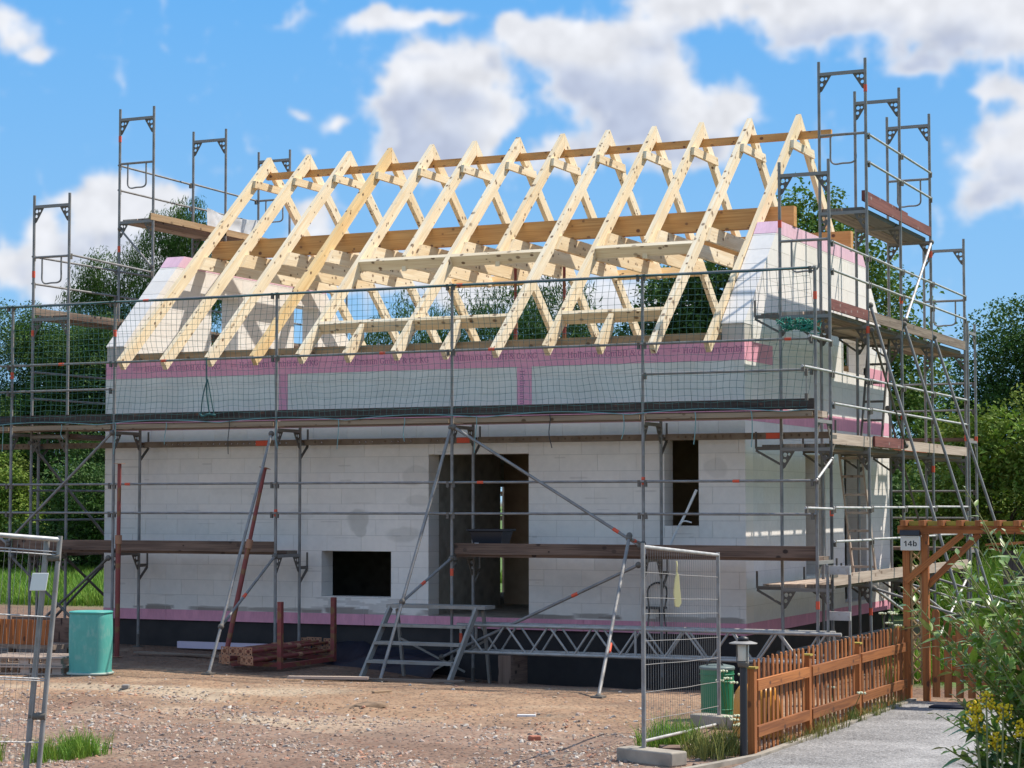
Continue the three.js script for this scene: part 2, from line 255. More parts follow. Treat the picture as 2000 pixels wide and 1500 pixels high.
  const db = tex(512, 512, (u, v, o) => { o[0] = o[1] = o[2] = fbm(u * 80, v * 80, 2, 301, 80, 80); }, false);
  const drive = flat(dg); worldUV(drive, 0.45); struct('driveway', drive, std({ map: dm, bumpMap: db, bumpScale: 0.012, roughness: 0.95 }));
  const kg = merge([box(13.53, 13.61, 0.12, 0.335, 1.9, 8.25), bar([13.57, 0.2275, 8.25], [13.2, 0.2275, 9.9], 0.08, 0.215)]); worldUV(kg); struct('kerb', kg, M.concrete);
}

// ------------------------------------------------------------------ the unfinished house
const X0 = -0.93, X1 = 10.40, ZF = -1.05, ZB = -9.45, TH = 0.36;
const house = thing('unfinished_house', 'unfinished white block house with pink insulation strips and a bare timber roof', 'house', [4.7, 0, -5.25]);
{
  const W = 2048, H = 800, r = rng(400);   // 180 texels a metre: tone of the blocks, damp patches, mortar smears
  const spots = [[3.96, 2.52, 0.20, 0.17, 0.8], [4.0, 2.36, 0.1, 0.1, 0.7], [4.7, 2.3, 0.34, 0.14, 0.55], [4.95, 3.2, 0.24, 0.14, 0.45], [5.0, 2.82, 0.22, 0.1, 0.4], [2.9, 2.6, 0.25, 0.08, 0.3], [9.95, 3.3, 0.18, 0.14, 0.4], [1.2, 1.75, 0.6, 0.14, 0.2], [3.0, 1.75, 0.5, 0.2, 0.16], [8.6, 1.8, 0.5, 0.2, 0.18], [7.6, 1.5, 0.5, 0.2, 0.16], [2.0, 3.0, 0.7, 0.1, 0.15]];
  const smears = []; for (let i = 0; i < 46; i++) { const x = -0.9 + 11.3 * r(); smears.push([x, 1.035 + r() * 0.05, 0.08 + r() * 0.35, 0.018 + r() * 0.03, 0.6 + 0.4 * r()]); }
  for (let i = 0; i < 26; i++) smears.push([3.2 + r() * 1.4, 1.06 + r() * 0.22, 0.05 + r() * 0.12, 0.01 + r() * 0.03, 0.35]);
  for (let i = 0; i < 60; i++) smears.push([-0.9 + 11.3 * r(), 1.2 + r() * 2.8, 0.02 + r() * 0.2, 0.004 + r() * 0.012, 0.25]);
  const face = tex(W, H, (u, v, o) => {
    const x = u * 11.378 - 0.95, y = v * 4.444 + 0.95;
    const n = fbm(x * 1.3, y * 1.3, 4, 410), f = fbm(x * 14, y * 14, 3, 411), w = fbm(x * 3 + 5, y * 3, 3, 412) - 0.5; let t = 0.81 + (n - 0.5) * 0.12 + (f - 0.5) * 0.08, wet = 0;
    for (const [a, b, p, q, s] of spots) { const d = Math.hypot((x - a) / p, (y - b) / q) + w * 1.1; wet = Math.max(wet, s * (1 - sstep(0.75, 1.1, d))); }
    let sm = 0; for (const [a, b, p, q, s] of smears) { const dx = Math.abs(x - a) / p, dy = Math.abs(y - b) / q; if (dx < 1.3 && dy < 2.4) sm = Math.max(sm, s * (1 - sstep(0.7, 1.1, Math.max(dx, dy * 0.9) + w * 0.9))); }
    const c = [t * 1.04, t * 0.965, t * 0.885]; for (let k = 0; k < 3; k++) o[k] = lerp(lerp(c[k], [0.40, 0.375, 0.33][k], wet * 0.62), [0.19, 0.15, 0.125][k], sm * 0.8);
  }, true, THREE.ClampToEdgeWrapping);
  face.repeat.set(1 / 11.378, 1 / 4.444); face.offset.set(0.95 / 11.378, -0.95 / 4.444);
  const bumpT = tex(512, 512, (u, v, o) => { o[0] = o[1] = o[2] = fbm(u * 30, v * 30, 4, 420, 30, 30); }, false);
  const gen = tex(512, 512, (u, v, o) => { const n = fbm(u * 5, v * 5, 5, 421, 5, 5), f = fbm(u * 60, v * 60, 2, 422, 60, 60), t = 0.765 + (n - 0.5) * 0.12 + (f - 0.5) * 0.07; o[0] = t * 1.015; o[1] = t * 0.965; o[2] = t * 0.91; });
  gen.repeat.set(0.4, 0.4);
  M.front = std({ map: face, bumpMap: bumpT, bumpScale: 0.002, vertexColors: true, roughness: 0.93 });
  M.block = std({ map: gen, vertexColors: true, roughness: 0.93 });
  const knee = gen.clone(); M.knee = std({ map: knee, color: new THREE.Color().setRGB(0.98, 1.0, 0.97), vertexColors: true, roughness: 0.93 });
  M.mortar = std({ color: new THREE.Color().setRGB(0.50, 0.47, 0.43), roughness: 1 });
  const foam = (f) => tex(512, 128, (u, v, o) => { const n = fbm(u * 12, v * 4, 4, 430, 12, 4), s = fbm(u * 80, v * 20, 2, 431, 80, 20); const t = 0.9 + (n - 0.5) * 0.22 + (s - 0.5) * 0.12; o[0] = 0.83 * t; o[1] = (0.375 + f) * t; o[2] = (0.485 + f) * t; });
  M.pink = std({ map: foam(0), roughness: 0.85 }); M.pinkPale = std({ map: foam(0.16), roughness: 0.85 });
}
function printed(w, h, lines, vertical) {                 // pink foam with a stamped line of print
  const S = 180, cw = Math.min(2048, Math.round(w * S)), ch = Math.round(h * S), c = document.createElement('canvas'); c.width = cw; c.height = ch; const g = c.getContext('2d'), k = cw / w;
  g.fillStyle = '#eaa5b9'; g.fillRect(0, 0, cw, ch); const r = rng(440);
  for (let i = 0; i < cw * ch / 30; i++) { g.fillStyle = r() < 0.5 ? 'rgba(245,190,210,0.25)' : 'rgba(170,95,135,0.22)'; g.fillRect(r() * cw, r() * ch, 1 + r() * 3, 1 + r() * 2); }
  g.fillStyle = '#a06584'; g.textBaseline = 'middle';
  for (const [x, y, t, s] of lines) { g.save(); g.translate(x * k, ch - y * k); if (vertical) g.rotate(Math.PI / 2); g.font = Math.round(s * k) + 'px serif'; g.fillText(t, 0, 0); g.restore(); }
  const t = new THREE.CanvasTexture(c); t.colorSpace = THREE.SRGBColorSpace; t.flipY = true; return std({ map: t, roughness: 0.85 });
}
// blocks: courses of a wall cut by its outline and its openings
const rectCut = (rects, o) => rects.flatMap(([a, b, c, d]) => { if (b <= o[0] || a >= o[1] || d <= o[2] || c >= o[3]) return [[a, b, c, d]]; const q = []; if (a < o[0]) q.push([a, o[0], c, d]); if (b > o[1]) q.push([o[1], b, c, d]); const l = Math.max(a, o[0]), h = Math.min(b, o[1]); if (c < o[2]) q.push([l, h, c, o[2]]); if (d > o[3]) q.push([l, h, o[3], d]); return q; });
function clipPoly(p, hull) {                              // keep the inside of a convex counter-clockwise hull
  for (let i = 0; i < hull.length && p.length; i++) { const a = hull[i], b = hull[(i + 1) % hull.length], side = (q) => (b[0] - a[0]) * (q[1] - a[1]) - (b[1] - a[1]) * (q[0] - a[0]), out = [];
    for (let k = 0; k < p.length; k++) { const q = p[k], s = p[(k + 1) % p.length], d = side(q), e = side(s); if (d >= -1e-9) out.push(q); if ((d > 1e-9 && e < -1e-9) || (d < -1e-9 && e > 1e-9)) { const t = d / (d - e); out.push([q[0] + (s[0] - q[0]) * t, q[1] + (s[1] - q[1]) * t]); } } p = out; }
  return p;
}
const JOINT = 0.0022;
function courses(u0, u1, y0, y1, open, hull, seed, flip) {   // outlines of the blocks of one wall
  const r = rng(seed), list = []; let k = 0;
  for (let y = y0; y < y1 - 0.02; y += 0.249, k++) {
    const t = Math.min(y + 0.249, y1), off = (k % 2) * 0.312 + 0.05 * Math.floor(r() * 3);
    for (let u = u0 - off; u < u1; u += 0.624) {
      let rects = [[Math.max(u, u0), Math.min(u + 0.624, u1), y, t]]; if (rects[0][1] - rects[0][0] < 0.03) continue; for (const o of open) rects = rectCut(rects, o);
      for (const [a, b, c, d] of rects) {
        if (b - a < 0.02 || d - c < 0.02) continue; const ja = a <= u0 + 1e-6 ? 0 : JOINT, jb = b >= u1 - 1e-6 ? 0 : JOINT;
        const inOpen = (x, yy) => open.some((o) => x >= o[0] - 1e-6 && x <= o[1] + 1e-6 && yy >= o[2] - 1e-6 && yy <= o[3] + 1e-6);
        let p = [[a + (inOpen(a, (c + d) / 2) ? 0 : ja), c + (inOpen((a + b) / 2, c) ? 0 : JOINT)], [b - (inOpen(b, (c + d) / 2) ? 0 : jb), c + (inOpen((a + b) / 2, c) ? 0 : JOINT)], [b - (inOpen(b, (c + d) / 2) ? 0 : jb), d - (inOpen((a + b) / 2, d) ? 0 : JOINT)], [a + (inOpen(a, (c + d) / 2) ? 0 : ja), d - (inOpen((a + b) / 2, d) ? 0 : JOINT)]];
        if (hull) p = clipPoly(p, hull); if (p.length < 3) continue; const t2 = 0.945 + 0.065 * r(), w = (r() - 0.5) * 0.02; list.push({ p, c: [t2 + w, t2, t2 - w], area: (b - a) * (d - c), at: (a + b) / 2, y: (c + d) / 2 });
      }
    }
  }
  return list;
}
const rect = (o, e = 0) => [[o[0] - e, o[2] - e], [o[1] + e, o[2] - e], [o[1] + e, o[3] + e], [o[0] - e, o[3] + e]];
// front wall
const openF = [[3.29, 4.55, 1.30, 2.01], [5.21, 6.93, 1.03, 3.545], [9.14, 9.68, 2.45, 3.80]];
{
  const holes = openF.map((o) => { const q = rect(o, 0.012); if (o[2] < 1.1) { q[0][1] = q[1][1] = 1.035; } return q; });
  const core = part(house, 'wall', merge([
    prism([[X0 + TH, 1.03], [5.19, 1.03], [5.19, 3.56], [6.95, 3.56], [6.95, 1.03], [X1 - TH, 1.03], [X1 - TH, 5.165], [X0 + TH, 5.165]], 'z', ZF - TH + 0.006, ZF - 0.006, [holes[0], holes[2]]),
  ]), M.mortar);
  let n = 0; const add = (b, mat) => { part(core, 'block', tint(prism(b.p, 'z', ZF - TH, ZF), b.c), mat); n++; };
  for (const b of courses(X0, X1, 1.03, 4.0, openF, null, 500)) add(b, M.front);
  for (const b of courses(X0, X1, 4.23, 4.88, [[2.47, 2.645, 4.2, 4.9], [6.73, 6.985, 4.2, 4.9]], null, 501)) add(b, M.knee);
}
// gable walls
const hullG = [[-9.45, 1.03], [-1.05, 1.03], [-1.05, 5.44], [-2.83, 7.14], [-7.67, 7.14], [-9.45, 5.44]];
function gable(xa, xb, open, seed, parts) {
  const inn = hullG.map(([z, y]) => [z + (z < -5 ? 0.02 : -0.02), y - 0.012]), L = (q) => q, holes = open.map((o) => rect(o, 0.012));
  const core = part(house, 'wall', prism(inn.map(L), 'x', xa + 0.006, xb - 0.006, holes), M.mortar);
  const all = [...courses(ZB + TH + 0.001, ZF - TH - 0.001, 1.03, 4.0, open, hullG, seed), ...courses(ZB + TH + 0.001, ZF - TH - 0.001, 4.23, 5.42, open, hullG, seed + 1), ...courses(ZB, ZF, 5.42, 6.94, open, hullG, seed + 2)];
  all.sort((a, b) => b.at - a.at); const rest = [];
  all.forEach((b, i) => { const g = tint(prism(b.p, 'x', xa, xb), b.c); if (i < parts) part(core, 'block', g, M.block); else rest.push(g); });
  if (rest.length) { const g = mergeGeometries(rest, false); part(core, 'block', g, M.block, { kind: 'stuff' }); }
  // corner ends of the wall, which the front and back walls do not reach above the knee wall
  return core;
}
const openR = [[-5.20, -4.08, 1.62, 3.56], [-7.75, -6.34, 1.10, 3.62], [-8.0, -6.36, 5.02, 5.62]];
gable(X1 - TH, X1, openR, 520, 48);
gable(X0, X0 + TH, [[-4.62, -3.72, 5.40, 6.55], [-7.55, -6.62, 5.40, 6.62]], 540, 0);
{ // back wall
  const open = [[2.0, 3.0, 1.03, 3.1], [7.0, 7.8, 2.3, 3.3]], core = part(house, 'wall', prism([[X0 + TH, 1.03], [1.98, 1.03], [1.98, 3.11], [3.02, 3.11], [3.02, 1.03], [X1 - TH, 1.03], [X1 - TH, 5.165], [X0 + TH, 5.165]], 'z', ZB + 0.006, ZB + TH - 0.006, [rect(open[1], 0.012)]), M.mortar);
  const gs = [...courses(X0, X1, 1.03, 4.0, open, null, 560), ...courses(X0, X1, 4.23, 4.88, [], null, 561)].map((b) => tint(prism(b.p, 'z', ZB, ZB + TH), b.c)); part(core, 'block', mergeGeometries(gs, false), M.block, { kind: 'stuff' });
}
// corner piers of the front knee wall beside the gables, plinth, slabs, inner walls
part(house, 'foundation', merge([box(X0 + 0.05, X1 - 0.05, -0.6, 0.858, ZB + 0.05, ZF - 0.05)]), M.bitumen);
part(house, 'floor_slab', merge([box(X0 + TH + 0.002, X1 - TH - 0.002, 0.90, 1.034, ZB + TH + 0.002, ZF - TH - 0.002), box(5.22, 6.92, 0.90, 1.036, ZF - TH + 0.002, ZF - 0.01)]), M.concrete);
part(house, 'ceiling_slab', box(X0 + 0.1, X1 - 0.1, 4.003, 4.227, ZB + 0.1, ZF - 0.1), M.concrete);
part(house, 'partition_wall', box(4.98, 5.20, 1.036, 4.0, -3.72, ZF - TH - 0.004), M.concrete);  // grey masonry, its dark tone also standing in for the indoor shade
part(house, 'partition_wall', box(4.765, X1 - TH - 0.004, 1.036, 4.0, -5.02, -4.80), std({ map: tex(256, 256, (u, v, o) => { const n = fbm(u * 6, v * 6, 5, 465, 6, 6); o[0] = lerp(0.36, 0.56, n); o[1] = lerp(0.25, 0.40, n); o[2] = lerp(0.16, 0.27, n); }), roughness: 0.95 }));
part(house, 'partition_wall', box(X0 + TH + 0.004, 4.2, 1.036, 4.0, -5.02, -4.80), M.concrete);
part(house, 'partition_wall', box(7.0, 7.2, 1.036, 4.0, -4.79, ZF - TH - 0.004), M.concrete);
{ // pink insulation strips
  const P = (x0, x1, y0, y1, z0, z1) => { const g = box(x0, x1, y0, y1, z0, z1); return g; };
  // base strip: boards end to end
  const cuts = [X0, 0.33, 1.58, 2.83, 4.08, 5.33, 6.58, 7.83, 9.08, X1]; for (let i = 0; i < cuts.length - 1; i++) part(house, 'insulation_strip', P(cuts[i] + (i ? 0.003 : 0), cuts[i + 1] - 0.003, 0.858, 1.03, ZF - 0.09, ZF + 0.004), M.pink);
  const cz = [ZF - 0.092, -2.3, -3.55, -4.8, -6.05, -7.3, -8.4, ZB]; for (let i = 0; i < cz.length - 1; i++) part(house, 'insulation_strip', P(X1 - 0.09, X1 + 0.004, 0.858, 1.03, cz[i + 1] + 0.003, cz[i] - 0.001), M.pink);
  part(house, 'insulation_strip', P(X0 - 0.004, X0 + 0.09, 0.858, 1.03, ZB, ZF - 0.092), M.pink);
  // storey strip
  part(house, 'insulation_strip', P(X0, X1, 4.0, 4.23, ZF - 0.09, ZF + 0.002), M.pink); part(house, 'insulation_strip', P(X1 - 0.09, X1 + 0.002, 4.0, 4.23, ZB, ZF - 0.092), M.pink); part(house, 'insulation_strip', P(X0 - 0.002, X0 + 0.09, 4.0, 4.23, ZB, ZF - 0.092), M.pink); part(house, 'insulation_strip', P(X0, X1, 4.0, 4.23, ZB - 0.002, ZB + 0.09), M.pink);
  // knee wall: two posts and the printed ring strip
  const T = 'Hollmann GmbH & Co KG', words = [0, 1, 2, 3, 4, 5].map((i) => [0.55 + i * 1.93, 0.15 + (i % 2) * 0.01, (i % 2 ? '== ' : '=== ') + T, 0.125]);
  const stretch = (g, x0, x1, y0, y1) => { const p = g.attributes.position, n = g.attributes.normal, uv = g.attributes.uv; for (let i = 0; i < p.count; i++) if (n.getZ(i) > 0.9) uv.setXY(i, (p.getX(i) - x0) / (x1 - x0), (p.getY(i) - y0) / (y1 - y0)); else uv.setXY(i, 0.01, 0.02); return g; };
  part(house, 'ring_strip', stretch(box(X0, X1, 4.88, 5.17, ZF - 0.1, ZF + 0.003), X0, X1, 4.88, 5.17), printed(11.33, 0.29, words));
  part(house, 'ring_strip', stretch(box(2.48, 2.64, 4.23, 4.878, ZF - 0.1, ZF + 0.003), 2.48, 2.64, 4.23, 4.878), M.pink);
  part(house, 'ring_strip', stretch(box(6.735, 6.98, 4.23, 4.878, ZF - 0.1, ZF + 0.003), 6.735, 6.98, 4.23, 4.878), printed(0.245, 0.648, [[0.09, 0.60, T, 0.11]], true));
  part(house, 'ring_strip', P(X1 - 0.09, X1 + 0.003, 4.88, 5.17, -2.4, ZF - 0.102), M.pink); part(house, 'ring_strip', P(X1 - 0.09, X1 + 0.003, 4.88, 5.17, ZB, -8.0), M.pink);
  part(house, 'ring_beam', merge([box(X0 + 0.1, X1 - 0.1, 4.882, 5.168, ZF - TH, ZF - 0.102), box(X0, X1, 4.882, 5.168, ZB, ZB + TH)]), M.concrete);
  // pink caps on the truncated gables
  for (const [xa, xb] of [[X1 - TH, X1], [X0, X0 + TH]]) { const m = [-2.83, -3.95, -5.1, -6.3, -7.67]; for (let i = 0; i < 4; i++) { const z0 = m[i], z1 = m[i + 1]; part(house, 'gable_cap', prism([[z1 + (i === 3 ? -0.21 : 0.003), 6.943], [z0 + (i === 0 ? 0.21 : -0.003), 6.943], [z0 - (i ? 0.003 : 0), 7.15], [z1 + (i === 3 ? 0 : 0.003), 7.15]], 'x', xa - 0.002, xb + 0.002), M.pinkPale); } }
}
{ // timber roof
  const TAN = 0.875, th = Math.atan(TAN), D = 0.2, RZ = -5.25, RY = 9.27, r = rng(600), tones = [[1, 1, 1], [1.0, 0.96, 0.89], [0.94, 0.88, 0.79], [1.0, 0.98, 0.95]].flatMap((c) => M.fresh.map((m) => { const q = m.clone(); q.color = new THREE.Color().setRGB(...c); return q; })), wood = () => tones[Math.floor(r() * tones.length)];
  const yT = (z) => RY - TAN * Math.abs(z - RZ), vd = D / Math.cos(th);
  const seg = (sgn, s0, s1, cut0, cut1) => {               // piece of a rafter between two distances from the ridge, ends cut upright ('v') or square ('s')
    const zt = (s) => RZ + sgn * s, top0 = [zt(s0), RY - TAN * s0], bot0 = cut0 === 'v' ? [zt(s0), RY - TAN * s0 - vd] : [zt(s0 - D * Math.sin(th)), RY - TAN * s0 - D * Math.cos(th)], top1 = [zt(s1), RY - TAN * s1], bot1 = cut1 === 'v' ? [zt(s1), RY - TAN * s1 - vd] : [zt(s1 - D * Math.sin(th)), RY - TAN * s1 - D * Math.cos(th)];
    const p = sgn > 0 ? [bot0, bot1, top1, top0] : [top0, top1, bot1, bot0]; return p;
  };
  const rafter = (x, sgn, s0, s1, c0, c1, mat, name = 'rafter') => { const g = grainUV(prism(seg(sgn, s0, s1, c0, c1), 'x', x - 0.04, x + 0.04), [0, -TAN, sgn], 2.4, 0.3, r(), r()); return part(house, name, g, mat ?? wood()); };
  const xs = Array.from({ length: 13 }, (_, i) => -0.315 + i * 0.8585);
  const cutF = new Set([5, 7, 10]), cutB = new Set([4, 8]);
  xs.forEach((x, i) => {
    const m = i === 3 ? M.yellow : undefined, e = (r() - 0.5) * 0.04;
    if (cutF.has(i)) { rafter(x, 1, 0.003, 2.70, 'v', 'v', m); rafter(x, 1, 4.135, 4.70 + e, 'v', 's', m, 'rafter_tail'); } else rafter(x, 1, 0.003, 4.715 + e, 'v', 's', m);
    if (cutB.has(i)) { rafter(x, -1, 0.003, 2.42, 'v', 'v'); rafter(x, -1, 3.9, 4.715, 'v', 's', undefined, 'rafter_tail'); } else rafter(x, -1, 0.003, 4.715 + e, 'v', 's');
    // small tie under the ridge, on the side towards the right gable
    const z0 = -4.60 + (r() - 0.5) * 0.06, z1 = -5.86; part(house, 'ridge_tie', grainUV(prism([[z1, 8.60], [z0, 8.60], [z0 - 0.03, 8.735], [z1 + 0.05, 8.735]], 'x', x + 0.042, x + 0.10), [0, 0, 1], 2.4, 0.3, r(), r()), wood());
    // collar ties in pairs, one board on each flank of the rafters
    for (const s of [1]) { const a = -2.80, b = -7.70, y = 6.905, q = 0.235; part(house, 'collar_tie', grainUV(prism([[b, y], [a - 0.02, y], [a - 0.22, y + q], [b + 0.2, y + q]], 'x', x + (s > 0 ? 0.042 : -0.102), x + (s > 0 ? 0.102 : -0.042)), [0, 0, 1], 2.4, 0.3, r(), r()), wood()); }
  });
  const hdr = (i, j, sgn, s, mat) => { for (let k = i; k < j; k++) { const xa = xs[k], xb = xs[k + 1]; } const zc = RZ + sgn * s, y = RY - TAN * s, off = 0.075; // header: plank across the slope between two whole rafters, set square to it
    const A = [xs[i] + 0.042, y - 0.5 * D * Math.cos(th) - 0, zc - sgn * 0.5 * D * Math.sin(th)], B = [xs[j] - 0.042, A[1], A[2]]; part(house, 'header', grainUV(bar(A, B, 0.08, D, [0, Math.cos(th), sgn * Math.sin(th)]), [1, 0, 0], 2.4, 0.3, r(), r()), mat ?? wood()); };
  // whole rafters split the openings into fields
  hdr(4, 6, 1, 2.76); hdr(6, 8, 1, 2.76); hdr(9, 11, 1, 2.76); hdr(4, 6, 1, 4.08); hdr(6, 8, 1, 4.08); hdr(9, 11, 1, 4.08);
  hdr(3, 5, -1, 2.50, M.yellow); hdr(7, 9, -1, 2.50, M.yellow); hdr(3, 5, -1, 3.85, M.yellow); hdr(7, 9, -1, 3.85, M.yellow);
  // purlins, ridge batten, wall plates
  for (const [za, zb] of [[-3.66, -3.50], [-7.0, -6.84]]) part(house, 'purlin', grainUV(box(X0 + 0.5, X1 + 0.02, 7.152, 7.475, za, zb), [1, 0, 0], 2.4, 0.35, r(), r()), M.glulamShaded);
  part(house, 'ridge_batten', grainUV(box(-0.35, 10.55, 8.84, 8.965, -5.29, -5.21), [1, 0, 0], 2.4, 0.3, r(), r()), M.glulamShaded);
  part(house, 'wall_plate', grainUV(box(X0 + TH + 0.01, X1 - TH - 0.01, 5.171, 5.30, ZF - 0.22, ZF - 0.02), [1, 0, 0], 2.4, 0.3, r(), r()), M.plate);
  part(house, 'wall_plate', grainUV(box(X0 + TH + 0.01, X1 - TH - 0.01, 5.171, 5.30, ZB + 0.02, ZB + 0.22), [1, 0, 0], 2.4, 0.3, r(), r()), M.plate);
}

// ------------------------------------------------------------------ scaffolds
const SR = 0.0245;
function gusset(c, dirA, dirUp = -1) {                     // perforated corner plate below a transom; c corner, dirA unit [x,z] away from the pole
  const sh = new THREE.Shape([[0, 0], [0.20, 0], [0.17, -0.05], [0.05, -0.24], [0, -0.27]].map((p) => new THREE.Vector2(...p)));
  for (const [x, y, q] of [[0.055, -0.055, 0.032], [0.115, -0.05, 0.022], [0.045, -0.14, 0.028]]) { const h = new THREE.Path(); h.absarc(x, y, q, 0, Math.PI * 2, true); sh.holes.push(h); }
  const g = new THREE.ExtrudeGeometry(sh, { depth: 0.012, bevelEnabled: false, curveSegments: 5 }); g.translate(0, 0, -0.006);
  g.applyMatrix4(new THREE.Matrix4().makeBasis(V(dirA[0], 0, dirA[1]), V(0, 1, 0), V(-dirA[1], 0, dirA[0]))); g.translate(...c); return clean(flat(g));
}
function standard(t, x, z, y0, y1, marks = [], lean = 0) {
  const m = part(t, 'standard', merge([tube([x, y0, z], [x + lean, y1, z], SR, 8), tube([x, y1 - 0.001, z], [x + lean, y1 + 0.0, z], SR * 0.75, 6)]), M.galv);
  part(m, 'base_plate', merge([box(x - 0.075, x + 0.075, y0 - 0.01, y0 + 0.004, z - 0.075, z + 0.075), tube([x, y0, z], [x, y0 + 0.2, z], 0.03, 8)]), M.galvDark);
  for (const y of marks) part(m, 'marker_sleeve', tube([x, y, z], [x, y + 0.11, z], SR + 0.004, 8), M.orange);
  return m;
}
function transom(t, a, b, r = 0.03, plates = true) {       // cross tube between the two standards of a frame, with corner plates
  const d = V(b[0] - a[0], 0, b[2] - a[2]).normalize(), m = part(t, 'transom', bar(a, b, 0.045, 0.05), M.galv);
  if (plates) { part(m, 'gusset_plate', gusset([a[0], a[1] - 0.02, a[2]], [d.x, d.z]), M.galvDark); part(m, 'gusset_plate', gusset([b[0], b[1] - 0.02, b[2]], [-d.x, -d.z]), M.galvDark); }
  return m;
}
function rail(t, a, b, r = 0.019, mat = M.galv, mark = 0) {
  const m = part(t, 'guardrail', tube(a, b, r, 7), mat), A = V(...a), B = V(...b), d = B.clone().sub(A).normalize();
  for (const p of [A.clone().addScaledVector(d, 0.05), B.clone().addScaledVector(d, -0.05)]) part(m, 'wedge_box', box(p.x - 0.02, p.x + 0.02, p.y - 0.075, p.y + 0.02, p.z - 0.02, p.z + 0.02), M.galvDark);
  if (mark) { const p = A.clone().addScaledVector(B.clone().sub(A), mark); part(m, 'marker_sleeve', tube(p.clone().addScaledVector(d, -0.05), p.clone().addScaledVector(d, 0.05), r + 0.004, 7), M.orange); }
  return m;
}
function endGuard(t, a, b, drop = 0.45) {                  // end guard frame: a rail with a bent U hanging below it
  const A = V(...a), B = V(...b), m = part(t, 'end_guard', tube(A, B, 0.022, 7), M.galv), p = (k, y) => A.clone().lerp(B, k).add(V(0, y, 0));
  part(m, 'bent_tube', path([p(0.24, 0), p(0.24, -drop * 0.5), p(0.25, -drop * 0.9), p(0.32, -drop), p(0.5, -drop + 0.005), p(0.70, -drop + 0.01), p(0.77, -drop * 0.9), p(0.78, -drop * 0.5), p(0.78, 0)], 0.015, 6, 40), M.galv); return m;
}
const seedW = rng(700);
function board(t, name, a, b, w, h, mat) { return part(t, name, grainUV(bar(a, b, w, h), [b[0] - a[0], b[1] - a[1], b[2] - a[2]], 2.4, 0.3, seedW(), seedW()), mat); }
function deck(t, a, b, side, y, mats, th = 0.055) {        // planks of one bay; a,b = [x,z] on the outer line, side = [x,z] towards the inner line
  const gap = 0.03; for (let k = 0; k < 2; k++) { const o = 0.06 + k * 0.33 + 0.15; board(t, 'deck_plank', [a[0] + side[0] * o, y - th / 2, a[1] + side[1] * o], [b[0] + side[0] * o, y - th / 2, b[1] + side[1] * o], 0.31, th, mats[k % mats.length]); }
  void gap;
}
function console_(t, x, y, z, dir, len = 0.36) {           // bracket with a pin, carrying the inner planks
  const e = [x + dir[0] * len, y, z + dir[1] * len], m = part(t, 'bracket', merge([bar([x, y, z], e, 0.04, 0.05), bar([x, y - 0.24, z], [e[0], y - 0.03, e[2]], 0.03, 0.03, [dir[1], 0, dir[0]]), tube(e, [e[0], y + 0.24, e[2]], 0.016, 6)]), M.galvDark); return m;
}
